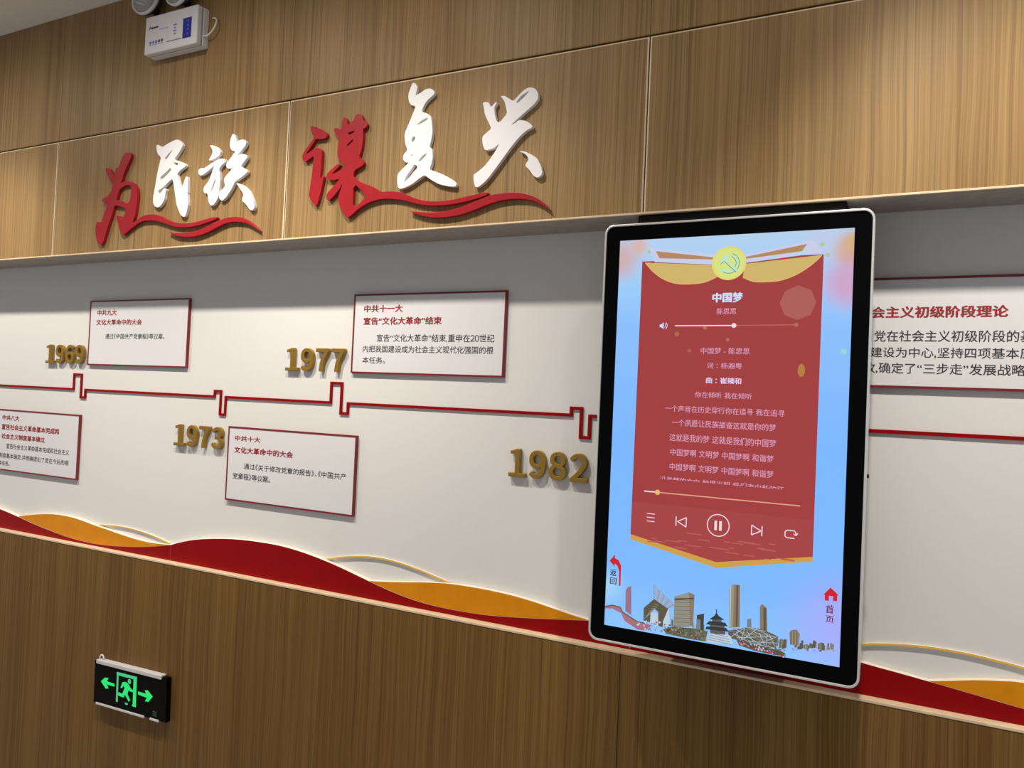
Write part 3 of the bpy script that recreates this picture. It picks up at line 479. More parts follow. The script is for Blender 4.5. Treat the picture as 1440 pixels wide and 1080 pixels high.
DIG = {"1":[[[322,1000],[242,964],[159,945],[79,933],[67,927],[69,813],[289,810],[289,144],[1,142],[0,3],[3,0],[771,0],[774,3],[774,138],[771,142],[503,144],[503,996],[500,1000]]],"9":[[[326,1000],[275,995],[221,982],[161,956],[110,921],[60,868],[25,804],[9,753],[0,674],[1,628],[11,573],[22,536],[40,501],[62,467],[104,426],[158,391],[206,371],[261,358],[304,354],[363,354],[448,371],[524,408],[520,383],[503,322],[471,254],[427,203],[389,177],[339,161],[296,160],[259,165],[203,189],[157,230],[137,238],[115,240],[92,232],[22,157],[16,137],[24,118],[59,83],[65,81],[91,59],[137,33],[181,17],[235,4],[275,0],[375,3],[427,14],[459,25],[512,51],[541,70],[576,99],[610,134],[647,184],[674,235],[693,285],[716,368],[730,490],[729,615],[711,713],[685,786],[665,826],[631,875],[572,929],[493,972],[442,988],[399,996]],[[318,841],[363,841],[387,836],[421,823],[448,804],[491,750],[506,717],[525,650],[528,616],[488,570],[440,535],[407,519],[383,512],[318,511],[288,517],[261,530],[230,556],[216,576],[198,629],[198,706],[205,737],[222,778],[240,802],[269,825],[294,836]]],"6":[[[408,1000],[363,996],[322,988],[262,969],[198,934],[185,921],[173,915],[126,870],[88,818],[59,764],[41,721],[17,636],[3,540],[0,447],[11,323],[30,250],[40,233],[44,214],[75,158],[116,107],[153,73],[190,49],[240,25],[274,14],[360,0],[426,0],[493,11],[557,35],[612,68],[666,123],[700,179],[719,232],[732,318],[730,373],[721,424],[709,459],[687,504],[671,527],[634,565],[575,605],[517,628],[466,639],[381,644],[296,629],[261,616],[208,588],[224,663],[259,741],[302,793],[346,822],[370,831],[403,838],[443,838],[480,831],[533,806],[576,766],[591,759],[616,758],[639,766],[701,831],[714,850],[713,873],[695,894],[645,935],[596,963],[538,985],[490,995]],[[365,488],[427,485],[456,475],[479,463],[491,453],[514,424],[525,400],[533,368],[533,286],[524,250],[508,216],[479,184],[453,168],[421,158],[373,157],[346,161],[309,176],[283,193],[259,219],[238,251],[217,302],[206,346],[203,379],[246,431],[312,474]]],"7":[[[42,1000],[14,990],[4,980],[0,965],[1,861],[18,841],[31,834],[44,831],[493,831],[400,694],[361,623],[303,500],[277,422],[254,336],[226,171],[216,37],[222,19],[234,8],[257,0],[389,0],[402,3],[412,8],[429,29],[437,169],[450,277],[465,353],[503,476],[533,547],[597,668],[678,788],[745,874],[752,892],[750,971],[734,991],[711,1000]]],"3":[[[342,1000],[238,979],[157,943],[110,915],[51,866],[30,846],[25,831],[27,818],[40,799],[94,740],[121,729],[147,730],[165,738],[200,774],[237,799],[278,820],[325,834],[357,839],[400,839],[432,834],[467,822],[498,798],[517,759],[520,714],[511,681],[495,657],[455,626],[411,608],[363,597],[275,592],[250,583],[238,572],[232,552],[232,475],[238,458],[248,448],[266,440],[355,435],[416,426],[477,405],[509,384],[533,352],[544,318],[544,269],[536,243],[522,217],[495,192],[471,177],[411,161],[344,161],[293,171],[229,198],[166,245],[134,280],[120,286],[94,288],[68,278],[56,266],[4,201],[0,184],[6,166],[16,158],[17,152],[80,94],[131,60],[206,27],[272,9],[344,0],[455,3],[491,9],[551,27],[629,68],[655,89],[693,131],[711,158],[730,200],[741,250],[745,294],[740,338],[725,387],[708,424],[685,455],[647,491],[594,524],[628,546],[669,588],[700,641],[716,698],[716,777],[700,834],[679,873],[628,927],[597,948],[549,972],[498,988],[424,1000]]],"8":[[[334,1000],[245,983],[195,964],[155,942],[131,924],[94,887],[78,866],[56,825],[46,796],[38,750],[38,705],[49,652],[78,594],[125,544],[149,527],[139,524],[107,500],[62,455],[40,424],[17,379],[8,349],[1,315],[0,262],[12,198],[46,134],[91,88],[137,54],[198,27],[270,8],[338,0],[434,1],[525,19],[580,40],[616,59],[682,115],[703,142],[729,195],[738,237],[741,280],[735,331],[721,373],[703,407],[679,437],[634,479],[592,504],[642,554],[668,588],[685,620],[700,660],[708,703],[708,756],[697,807],[668,866],[629,911],[589,943],[532,972],[475,990],[407,1000]],[[352,849],[410,846],[453,831],[479,814],[493,798],[516,758],[520,705],[512,661],[485,613],[445,573],[423,576],[360,597],[299,626],[256,660],[235,693],[230,714],[232,754],[243,783],[258,804],[277,822],[304,838]],[[296,448],[376,424],[442,399],[493,368],[517,346],[533,318],[540,298],[540,253],[522,209],[498,184],[469,166],[431,153],[391,149],[342,150],[293,161],[261,176],[229,200],[214,217],[198,250],[193,270],[193,306],[201,344],[213,368],[232,395],[256,419]]],"2":[[[330,1000],[273,991],[208,972],[126,930],[74,891],[6,822],[0,804],[1,790],[30,757],[82,712],[97,705],[120,704],[147,713],[211,777],[252,806],[279,821],[318,834],[344,837],[378,837],[417,829],[458,806],[479,783],[497,749],[505,718],[507,681],[502,643],[492,609],[474,570],[445,523],[413,479],[349,408],[213,278],[17,115],[13,100],[14,27],[29,8],[52,0],[715,0],[728,3],[749,19],[756,37],[754,136],[749,146],[730,160],[694,165],[354,165],[435,237],[526,328],[601,416],[650,487],[678,541],[699,600],[708,648],[710,717],[700,777],[687,816],[669,850],[647,884],[585,941],[525,972],[461,991],[404,1000]]]}
mm = lambda q: [(x * 1e-4, z * 1e-4) for x, z in q]

# ------------------------------------------------------------------ the room
XL, XR = -5.2, 2.6
CEILZ, BAND, GROOVE = 2.958, 2.022, 2.468
struct(MB().box(XL, XR, -4.6, .1, -.22, -.12, FLOOR).build('floor'))
struct(MB().box(XL, XR, -4.6, .1, CEILZ, CEILZ + .1, CEIL).build('ceiling'))
struct(MB().box(XL, XR, 0, .1, -.12, CEILZ, WHITE).build('wall_back'))


def board(b, x0, x1, z0, z1, yf, t, m, ch=.0038, cy=.0013, edge=None):
    """veneered board with a small chamfer banded in pale edging"""
    f = [(x0 + ch, z0 + ch), (x1 - ch, z0 + ch), (x1 - ch, z1 - ch), (x0 + ch, z1 - ch)]
    o = [(x0, z0), (x1, z0), (x1, z1), (x0, z1)]
    v = [(x, yf, z) for x, z in f] + [(x, yf + cy, z) for x, z in o] + [(x, yf + t, z) for x, z in o]
    b.add(v[:4], [(0, 1, 2, 3)], m)
    b.add(v[:8], [(i, 4 + i, 4 + (i + 1) % 4, (i + 1) % 4) for i in range(4)], edge or EDGE)
    b.add(v[4:], [(i, 4 + i, 4 + (i + 1) % 4, (i + 1) % 4) for i in range(4)] + [(7, 6, 5, 4)], m)


SEAMS = [-0.2192 + 1.1766 * k for k in range(-4, 3)]
b = MB()
b.box(XL, XR, -.128, -.0005, BAND + .001, CEILZ - .0005, DARKGAP)
xs = [XL] + SEAMS + [XR]
for x0, x1 in zip(xs, xs[1:]):
    board(b, x0 + .0016, x1 - .0016, BAND, GROOVE - .0025, -.150, .0215, WOOD)
    board(b, x0 + .0008, x1 - .0008, GROOVE + .0025, CEILZ - .0006, -.150, .0215, WOOD, .0026, .0009, WOOD)
b.add([(XL, -.149, BAND - .0004), (XR, -.149, BAND - .0004), (XR, -.0005, BAND - .0004), (XL, -.0005, BAND - .0004)], [(3, 2, 1, 0)], SOFFIT)
struct(b.build('wall_upper'))
struct(MB().box(XL, XR, -.1525, -.1475, BAND - .0012, BAND + .0034, EDGE, .0006).build('trim_1'))

LEDGE = .909
b = MB()
b.box(XL, XR, -.028, -.0005, -.1195, LEDGE - .007, DARKGAP)
xs = [XL, -.264, XR]
for x0, x1 in zip(xs, xs[1:]):
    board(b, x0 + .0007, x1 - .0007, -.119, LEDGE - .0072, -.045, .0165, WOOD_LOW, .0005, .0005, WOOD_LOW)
struct(b.build('wall_lower'))
struct(MB().box(XL, XR, -.0465, -.0006, LEDGE - .007, LEDGE, EDGE, .0012).build('trim_2'))

# ------------------------------------------------------------------ calligraphy on the upper wall
YB = -.1505
TL = .012
CHARS = [
    ('wei', RED_LET, 'calligraphy_character', 'red calligraphy character 为 with a long ribbon stroke, far left of the slogan', 'slogan character', None),
    ('min', WHITE_LET, 'calligraphy_character', 'white calligraphy character 民 above the first red ribbon, right of the red 为', 'slogan character', None),
    ('zu', WHITE_LET, 'calligraphy_character', 'white calligraphy character 族, left of the panel seam and made of four loose strokes', 'slogan character', None),
    ('mou', RED_LET, 'calligraphy_character', 'red calligraphy character 谋 with ribbon stroke, in the middle of the slogan', 'slogan character', None),
    ('fu', WHITE_LET, 'calligraphy_character', 'tall white calligraphy character 复 between the red 谋 and the white 兴', 'slogan character', None),
    ('xing', WHITE_LET, 'calligraphy_character', 'white calligraphy character 兴 with a separate dot, last of the slogan', 'slogan character', None),
    ('wave_a', RED_LET, 'ribbon_wave', 'lower red ribbon wave under the white characters 民族', 'ribbon', None),
    ('wave_b', RED_LET, 'ribbon_wave', 'lower red ribbon wave under the white characters 复兴', 'ribbon', None),
]
for key, m, nm, lab, cat, g in CHARS:
    vs, fs = curve_geo([mm(q) for q in CH[key]], YB, TL, .0007)
    b = MB().add(vs, fs, m)
    cx = sum(v[0] for v in vs) / len(vs)
    zb = min(v[2] for v in vs)
    tag(b.build(nm, origin=(cx, YB, zb)), lab, cat, 'slogan characters on the upper wall' if cat == 'slogan character' else 'red ribbon waves under the slogan')

# ------------------------------------------------------------------ information boards
def info_board(x0, x1, z0, z1, key, nhead, label, bold=.05):
    t = thing('information_board', label, 'information board', ((x0 + x1) / 2, 0, z0), 'red-bordered information boards along the timeline')
    w = .0055
    MB().box(x0 + w * .6, x1 - w * .6, -.0088, -.0003, z0 + w * .6, z1 - w * .6, BOARD).build('board_panel', t)
    fr = MB()
    vs, fs = curve_geo([[(x0, z0), (x1, z0), (x1, z1), (x0, z1)], [(x0 + w, z0 + w), (x1 - w, z0 + w), (x1 - w, z1 - w), (x0 + w, z1 - w)]], -.0003, .0097)
    fr.add(vs, fs, BORDER).build('border_frame', t)
    h, bd = MB(), MB()
    for i, (s, a, c, d, e) in enumerate(BOX[key]):
        bx = (a * 1e-4, c * 1e-4, d * 1e-4, e * 1e-4)
        if i < nhead:
            vs, fs = text_geo(s, bx, -.0091, bold)
            h.add(vs, fs, INK_RED)
        else:
            vs, fs = text_geo(s, bx, -.0091, .012)
            bd.add(vs, fs, INK)
    h.build('heading_text', t)['label'] = 'dark red heading lettering'
    bd.build('body_text', t)['label'] = 'dark grey body lettering'


info_board(-2.5335, -1.969, 1.6115, 1.868, 'p69', 2, 'information board headed 中共九大, right of the gold year 1969')
info_board(-3.125, -2.560, 1.1505, 1.4112, 'p8', 3, 'information board headed 中共八大, cut off by the left edge of the photo')
info_board(-1.7405, -1.177, 1.1535, 1.4115, 'p10', 2, 'information board headed 中共十大, below the line beside the gold year 1973')
info_board(-1.2145, -.6615, 1.6105, 1.864, 'p11', 2, 'information board headed 中共十一大, between the gold year 1977 and the display')
info_board(.252, .940, 1.6135, 1.868, 'pr', 1, 'information board half hidden behind the right side of the display')

# ------------------------------------------------------------------ gold years
NUM = {'1': 'one', '2': 'two', '3': 'three', '6': 'six', '7': 'seven', '8': 'eight', '9': 'nine'}
ORD = ['first', 'second', 'third', 'last']
WHERE = {'1969': 'beside the upper left board', '1973': 'below the timeline', '1977': 'beside the 中共十一大 board', '1982': 'left of the display'}
for year, x0, x1, zb, hh in [('1969', -2.797, -2.5534, 1.6148, .0765), ('1973', -2.0085, -1.764, 1.3265, .0785), ('1977', -1.4885, -1.2395, 1.6125, .0765), ('1982', -.6295, -.3890, 1.3295, .0795)]:
    W = [max(p[0] for q in DIG[c] for p in q) / 1000 for c in year]
    gap = .0105
    sc = (x1 - x0 - 3 * gap) / (sum(W) * hh)
    x = x0
    for k, c in enumerate(year):
        vs, fs = curve_geo([[(x + px * hh * sc / 1000, zb + pz * hh / 1000) for px, pz in q] for q in DIG[c]], -.002, .013, .0012)
        wd = W[k] * hh * sc
        tag(MB().add(vs, fs, GOLD).build('gold_numeral', origin=(x + wd / 2, 0, zb)),
            'gold numeral %s, %s digit of the year %s %s' % (NUM[c], ORD[k], year, WHERE[year]), 'numeral', 'gold numerals of the year ' + year)
        x += wd + gap

# ------------------------------------------------------------------ timeline
def ribbon(pts, w):
    """mitred band along a right-angled centre line -> outline"""
    n = len(pts)
    lft, rgt = [], []
    for i, p in enumerate(pts):
        ds = []
        if i > 0:
            ds.append((pts[i][0] - pts[i - 1][0], pts[i][1] - pts[i - 1][1]))
        if i < n - 1:
            ds.append((pts[i + 1][0] - pts[i][0], pts[i + 1][1] - pts[i][1]))
        ns = []
        for dx, dz in ds:
            L_ = math.hypot(dx, dz)
            ns.append((-dz / L_, dx / L_))
        if len(ns) == 1:
            ox, oz = ns[0]
        else:
            k = 1 + ns[0][0] * ns[1][0] + ns[0][1] * ns[1][1]
            ox, oz = (ns[0][0] + ns[1][0]) / k, (ns[0][1] + ns[1][1]) / k
        lft.append((p[0] + ox * w / 2, p[1] + oz * w / 2))
        rgt.append((p[0] - ox * w / 2, p[1] - oz * w / 2))
    return lft + rgt[::-1]


TZ = 1.5125
line = [(-3.95, TZ),
        (-2.6195, TZ), (-2.6195, 1.5725), (-2.5725, 1.5725), (-2.5725, 1.4815), (-2.5445, 1.4815), (-2.5445, TZ),
        (-1.8235, TZ), (-1.8235, 1.5325), (-1.7935, 1.5325), (-1.7935, 1.450), (-1.7685, 1.450), (-1.7685, TZ),
        (-1.2955, TZ), (-1.2955, 1.5765), (-1.2525, 1.5765), (-1.2525, 1.4795), (-1.2240, 1.4795), (-1.2240, TZ),
        (-.4480, TZ), (-.4480, 1.5320), (-.4180, 1.5320), (-.4180, 1.4530), (-.3925, 1.4530), (-.3925, TZ), (-.3735, TZ)]
vs, fs = curve_geo([ribbon(line, .0088)], -.0003, .005)
tag(MB().add(vs, fs, RED).build('timeline_strip', origin=(-2, 0, TZ)), 'red timeline strip with square notches running left of the display', 'timeline strip')
vs, fs = curve_geo([ribbon([(.252, TZ), (1.6, TZ)], .0088)], -.0003, .005)
tag(MB().add(vs, fs, RED).build('timeline_strip', origin=(.8, 0, TZ)), 'short straight red timeline strip emerging right of the display', 'timeline strip')

# ------------------------------------------------------------------ wave boards standing on the ledge
LZ = LEDGE + .0006


def smooth(pts, n=5):
    out = []
    for i in range(len(pts) - 1):
        p0, p1, p2, p3 = pts[max(i - 1, 0)], pts[i], pts[i + 1], pts[min(i + 2, len(pts) - 1)]
        for k in range(n):
            t = k / n
            out.append(tuple(.5 * (2 * b_ + (c_ - a_) * t + (2 * a_ - 5 * b_ + 4 * c_ - d_) * t * t + (3 * b_ - a_ - 3 * c_ + d_) * t ** 3)
                             for a_, b_, c_, d_ in zip(p0, p1, p2, p3)))
    return out + [pts[-1]]


def faced(vs, fs, m):
    """coloured face, pale edge all round that paints in a bright halo"""
    yf_ = min(v[1] for v in vs)
    front = [f for f in fs if all(abs(vs[k][1] - yf_) < 1e-5 for k in f)]
    rest = [f for f in fs if not all(abs(vs[k][1] - yf_) < 1e-5 for k in f)]
    return MB().add(vs, front, m).add(vs, rest, EDGE_HALO)


def wave_board(name, top, yb, th, m, label, cat, below=None):
    t = smooth(top)
    fz = LZ
    if below is None:
        low = [(t[-1][0], fz), (t[0][0], fz)]
    else:                                      # the crest meets the red board along its upper edge
        low = [(x, z + .0006) for x, z in reversed(smooth(below)) if t[0][0] + .002 < x < t[-1][0] - .002]
        fz = min(z for x, z in t + low)
    vs, fs = curve_geo([t + low], yb, th)
    return tag(faced(vs, fs, m).build(name, origin=(t[len(t) // 2][0], 0, fz)), label, cat, 'cut-out waves along the ledge')


def arc_board(name, top, w, yb, th, m, label):
    t = smooth(top)
    vs, fs = curve_geo([ribbon(t, w)], yb, th)
    return tag(faced(vs, fs, m).build(name, origin=(t[len(t) // 2][0], 0, LZ)), label, 'wave line', 'thin golden wave lines')


R1 = [(-3.36, 1.006), (-3.2, 1.0035), (-3.0403, .9866), (-2.9205, .9695), (-2.8139, .9520), (-2.7008, .9370), (-2.6013, .9258), (-2.5027, .9190), (-2.4015, .9180), (-2.3029, .9225), (-2.1801, .9340), (-2.0754, .9487), (-1.9885, .9650)]
R2 = [(-1.9882, .9650), (-1.9409, .9805), (-1.8693, .9985), (-1.799, 1.0105), (-1.7175, 1.0205), (-1.6393, 1.0263), (-1.5519, 1.0286), (-1.468, 1.0276), (-1.3841, 1.0205), (-1.2932, 1.0072), (-1.2051, .9898), (-1.1288, .9718), (-1.0558, .9545), (-.9831, .9402), (-.9133, .9305), (-.8376, .9258), (-.7563, .9252), (-.6784, .9280), (-.6016, .9350), (-.5065, .9462), (-.4219, .9572), (-.3672, .9645), (-.25, .980)]
R3 = [(-.247, .980), (-.1, 1.004), (.06, 1.010), (.2, .998), (.2998, .9815), (.3873, .9718), (.4981, .9588), (.6141, .9447), (.8, .927), (1.1, .922), (1.4, .95)]
wave_board('wave_board', R1, -.0004, .0188, RED, 'red wave board on the ledge, cut off by the left edge of the photo', 'wave board')
wave_board('wave_board', R2, -.0004, .0188, RED, 'long humped red wave board on the ledge, left of the display', 'wave board')
wave_board('wave_board', R3, -.0004, .0188, RED, 'red wave board on the ledge sloping down right of the display', 'wave board')
O1 = [(-2.9115, .9700), (-2.8076, .9880), (-2.7145, 1.0005), (-2.6319, 1.0050), (-2.5501, 1.0030), (-2.4864, .9965), (-2.4147, .9875), (-2.338, .9792), (-2.2625, .9708), (-2.1892, .9640), (-2.1175, .9605), (-2.0482, .9618), (-1.990, .9656)]
O2 = [(-1.0954, .9645), (-1.0336, .9710), (-.9549, .9812), (-.8862, .9905), (-.829, .9965), (-.7873, .9990), (-.7232, 1.0000), (-.6616, .9990), (-.5998, .9960), (-.54, .9902), (-.4824, .9820), (-.4248, .9729), (-.3680, .9658)]
O3 = [(.4396, .9667), (.4804, .9757), (.5296, .9870), (.5777, .9946), (.6133, .9985), (.75, 1.003), (.95, .988), (1.2, .955)]
wave_board('wave_crest', O1, -.0004, .0180, ORANGE, 'orange wave crest behind the red board at the left end of the ledge', 'wave crest', R1)
wave_board('wave_crest', O2, -.0004, .0180, ORANGE, 'orange wave crest between the red hump and the display', 'wave crest', R2)
wave_board('wave_crest', O3, -.0004, .0180, ORANGE, 'orange wave crest right of the display at the photo edge', 'wave crest', R3)
A1 = [(-2.4218, .9866), (-2.3839, .9910), (-2.3238, .9952), (-2.2652, .9965), (-2.1984, .9935), (-2.1261, .9862), (-2.0555, .9752), (-2.0, .9640)]
A2 = [(-1.2868, 1.0030), (-1.2152, 1.0203), (-1.1506, 1.0312), (-1.0954, 1.0358), (-1.041, 1.0357), (-.9777, 1.0296), (-.9166, 1.0195), (-.8576, 1.0072), (-.8074, .9970)]
A3 = [(.20, .985), (.3012, 1.0182), (.3554, 1.0287), (.4026, 1.0344), (.4542, 1.0372), (.5167, 1.0358), (.5656, 1.0315), (.6132, 1.0257), (.75, 1.003)]
arc_board('wave_line', A1, .0042, -.0003, .006, YELLOW, 'thin golden wave line beside the left orange crest')
arc_board('wave_line', A2, .0048, -.0003, .006, YELLOW, 'thin golden wave line rising from the long red hump')
arc_board('wave_line', A3, .0048, -.0003, .006, YELLOW, 'thin golden wave line right of the display')

# ------------------------------------------------------------------ touch display
YS = -.18
ZC = 1.48
D = thing('touch_display', 'large upright touch display with silver rim showing a red lyrics page', 'display', (0, 0, ZC - .511))
MB().box(-.235, .2455, -.140, -.0005, ZC - .44, BAND - .0012, BLACK, .004).build('mounting_box', D)['label'] = 'black mounting box behind the screen'


def rrect(x0, x1, z0, z1, r, n=8):
    out = []
    for cx, cz, a in ((x1 - r, z1 - r, 0), (x0 + r, z1 - r, PI / 2), (x0 + r, z0 + r, PI), (x1 - r, z0 + r, 1.5 * PI)):
        out += [(cx + r * math.cos(a + PI / 2 * k / n), cz + r * math.sin(a + PI / 2 * k / n)) for k in range(n + 1)]
    return out


OUT = rrect(-.3045, .3045, ZC - .511, ZC + .511, .0235)
INN = rrect(-.2995, .2995, ZC - .506, ZC + .506, .0190)
vs, fs = curve_geo([OUT, INN], -.1402, .0420, .0012)
MB().add(vs, fs, CHROME).build('bezel_frame', D)['label'] = 'silver metal rim with rounded corners'
vs, fs = curve_geo([INN], -.1405, .0385)
MB().add(vs, fs, BLACKGLASS).build('glass_panel', D)['label'] = 'black glass border'
b = MB()
mx = Matrix.Translation((.3045, -.152, 1.4175)) @ Matrix.Rotation(PI / 2, 4, 'Y')
b.lathe([(.0042, -.004), (.0042, .003), (.003, .004)], BLACK, mx, 20).build('side_lock', D)

YG = -.1791                                   # front of the black glass


def screen_bg():
    m = mat('screen_picture_sky', (.01, .01, .01, 1), .25, spec=.25, emit=(1, 1, 1, 1), estr=1.0)
    nt = m.node_tree
    bs = nt.nodes['Principled BSDF']
    tc = nt.nodes.new('ShaderNodeTexCoord')
    sp = nt.nodes.new('ShaderNodeSeparateXYZ')
    nt.links.new(tc.outputs['Object'], sp.inputs[0])
    mr = nt.nodes.new('ShaderNodeMapRange')
    mr.inputs['From Min'].default_value = .511 - .4706
    mr.inputs['From Max'].default_value = .511 + .4706
    nt.links.new(sp.outputs['Z'], mr.inputs[0])
    rp = nt.nodes.new('ShaderNodeValToRGB')
    el = rp.color_ramp.elements
    el[0].position, el[0].color = 0, lin(140, 196, 255)
    el[1].position, el[1].color = 1, lin(178, 208, 238)
    for p, c in ((.15, (124, 184, 255)), (.5, (122, 182, 255)), (.78, (140, 190, 252)), (.9, (158, 205, 248))):
        k = el.new(p)
        k.color = lin(*c)
    nt.links.new(mr.outputs[0], rp.inputs[0])
    col = rp.outputs[0]
    for cx, cz, r0, r1, c, amt in [(.262, .425, .02, .055, (214, 168, 112), .95), (.262, .355, .02, .085, (208, 160, 196), .9), (.20, .44, .0, .07, (196, 196, 226), .7),
                                   (-.262, .425, .01, .075, (206, 172, 176), .95), (-.215, .455, .0, .035, (222, 176, 160), .9), (.262, -.385, .0, .16, (178, 165, 250), .7),
                                   (-.262, -.375, .0, .06, (180, 222, 235), .6), (-.2, .40, .0, .04, (178, 200, 232), .6)]:
        vm = nt.nodes.new('ShaderNodeVectorMath')
        vm.operation = 'DISTANCE'
        nt.links.new(tc.outputs['Object'], vm.inputs[0])
        vm.inputs[1].default_value = (cx, YG - .0002, .511 + cz)
        q = nt.nodes.new('ShaderNodeMapRange')
        q.interpolation_type = 'SMOOTHSTEP'
        q.inputs['From Min'].default_value = r0
        q.inputs['From Max'].default_value = r1
        q.inputs['To Min'].default_value = amt
        q.inputs['To Max'].default_value = 0
        nt.links.new(vm.outputs['Value'], q.inputs[0])
        mxn = nt.nodes.new('ShaderNodeMix')
        mxn.data_type = 'RGBA'
        nt.links.new(q.outputs[0], mxn.inputs['Factor'])
        nt.links.new(col, mxn.inputs[6])
        mxn.inputs[7].default_value = lin(*c)
        col = mxn.outputs[2]
    nt.links.new(col, bs.inputs['Emission Color'])
    return m


SCREEN = MB().poly([(-.2647, ZC - .4706), (.2647, ZC - .4706), (.2647, ZC + .4706), (-.2647, ZC + .4706)], YG - .0002, screen_bg()).build('screen', D)
SCREEN['label'] = 'lit screen with a pale blue page'


def up(key):                                  # screen outline in wall coordinates
    return [(x, z + ZC) for x, z in mm(SCR[key])]


def lyr(k):
    return YG - .0002 - .00012 * k


g_red, g_red2, g_gold = glow('screen_red', (160, 56, 58)), glow('screen_red_low', (164, 63, 66)), glow('screen_gold', (206, 158, 66))
g_drape, g_drape2 = glow('screen_drape', (206, 178, 104)), glow('screen_drape_edge', (226, 176, 108))
g_band, g_wedge = glow('screen_band', (196, 204, 232)), glow('screen_wedge', (180, 134, 92))
g_emb, g_emb2, g_embd, g_embl = glow('screen_emblem', (212, 226, 130)), glow('screen_emblem_rim', (226, 212, 116)), glow('screen_emblem_line', (84, 120, 84)), glow('screen_emblem_pale', (188, 226, 198))

# banner scroll
bt, bb = up('bannertop'), up('bannerbot')
b = MB()
b.poly([bt[0], bb[0], bb[1], bb[2], bt[1]], lyr(1), g_red)
za = ZC - .165
b.poly([(-.2070, za), (-.2079, bb[0][1]), bb[1], (.2040, bb[2][1]), (.2042, za)], lyr(1.5), g_red2)
b.poly([bb[0], bb[1], bb[2], bb[3], bb[4], bb[5]], lyr(1), g_gold)
rr = random.Random(3)
g_mark = glow('screen_faint_marks', (182, 92, 92))
for i in range(26):                           # faint worn picture in the lower part of the scroll
    x = rr.uniform(-.17, .15)
    z = ZC - rr.uniform(.224, .262)
    b.bar((x, z), (x + rr.uniform(.012, .04), z), .0022, lyr(2), g_mark)
b.disc(.1543, ZC + .3104, .0385, lyr(1.7), glow('screen_bokeh', (172, 90, 84)), 8)
for x, z, rx, rz, c in [(-.1140, .2408, .0055, .0055, (170, 104, 58)), (-.0480, .2549, .005, .004, (176, 110, 62)), (.0048, .2275, .004, .004, (186, 100, 92)),
                        (-.0828, .2012, .005, .004, (176, 88, 84)), (.1668, .1603, .0075, .0145, (178, 124, 56))]:
    b.disc(x, ZC + z, rx, lyr(1.8), glow('screen_spark', c), 20, rz)
b.build('lyric_banner', SCREEN)['label'] = 'red scroll banner with a pointed lower edge'

for k, bandk, wk in (('drapeL', 'bandL', 'wedgeL'), ('drapeR', 'bandR', 'wedgeR')):
    b = MB()
    q = up(k)
    curve = smooth(q[:-1], 4)
    b.poly(curve + [q[-1]], lyr(3), g_drape)
    b.path(curve, .0028, lyr(3.4), g_drape2)
    b.poly(up(bandk), lyr(4), g_band)
    b.poly(up(wk), lyr(5), g_wedge)
    b.build('gold_drape', SCREEN)
b = MB()
g_star = glow('screen_star', (176, 196, 150))
for x, z, r_s, g_s in ((.251, .203, .006, glow('screen_green_spark', (150, 214, 210))), (.2005, .438, .0045, g_star), (.212, .414, .0045, g_star), (-.190, .440, .0045, g_star)):
    MB().disc(x, ZC + z, r_s, lyr(3), g_s, 18).build('star_sparkle', SCREEN)
cx, cz = .0009, ZC + .4046
b = MB()
b.disc(cx, cz, .0392, lyr(6), g_emb2, 48)
b.disc(cx, cz, .0345, lyr(7), g_emb, 48)
# hammer and sickle
b.ring(cx + .0005, cz - .0005, .0165, .0225, lyr(8), g_embl, 30, -2.35, 1.25)
b.ring(cx + .0005, cz - .0005, .0225, .0237, lyr(8.4), g_embd, 30, -2.35, 1.25)
b.ring(cx + .0005, cz - .0005, .0153, .0165, lyr(8.4), g_embd, 30, -1.0, 1.25)
b.bar((cx - .0175, cz - .0195), (cx - .0125, cz - .0150), .0055, lyr(8.6), g_embl)
b.bar((cx - .0085, cz + .0075), (cx + .0190, cz - .0185), .0060, lyr(9), g_embl)
b.bar((cx - .0100, cz + .0040), (cx + .0170, cz - .0215), .0013, lyr(9.3), g_embd)
b.bar((cx - .0175, cz + .0020), (cx - .0015, cz + .0170), .0095, lyr(9.6), g_embl)
b.bar((cx - .0190, cz - .0015), (cx - .0090, cz + .0050), .0013, lyr(10), g_embd)
b.build('round_emblem', SCREEN)['label'] = 'yellow-green round emblem with hammer and sickle'

g_white, g_lilac, g_bold = glow('screen_text_white', (205, 222, 255)), glow('screen_text_lilac', (214, 150, 178)), glow('screen_text_bright', (226, 205, 240))
tx = [(s, (a * 1e-4, c * 1e-4, d * 1e-4, e * 1e-4)) for s, a, c, d, e in BOX['screen_text'] + BOX['screen_text2']]
b = MB()
for i, (s, bx) in enumerate(tx[:11]):
    gm, bo = (g_white, .05) if i == 0 else (g_bold, .03) if i == 4 else (g_lilac, .012)
    vs, fs = text_geo(s, bx, lyr(3), bo)
    b.add(vs, fs, gm)
s, bx = tx[11]
vs, fs = text_geo('沿着梦的方向 触摸光明 我们走向新的征', (bx[0], bx[1], bx[3] - .0155, bx[3]), lyr(3), .012, clip=bx[3] - .0065)
b.add(vs, fs, g_lilac)
b.build('lyric_text', SCREEN)['label'] = 'pale lilac lines of lettering'

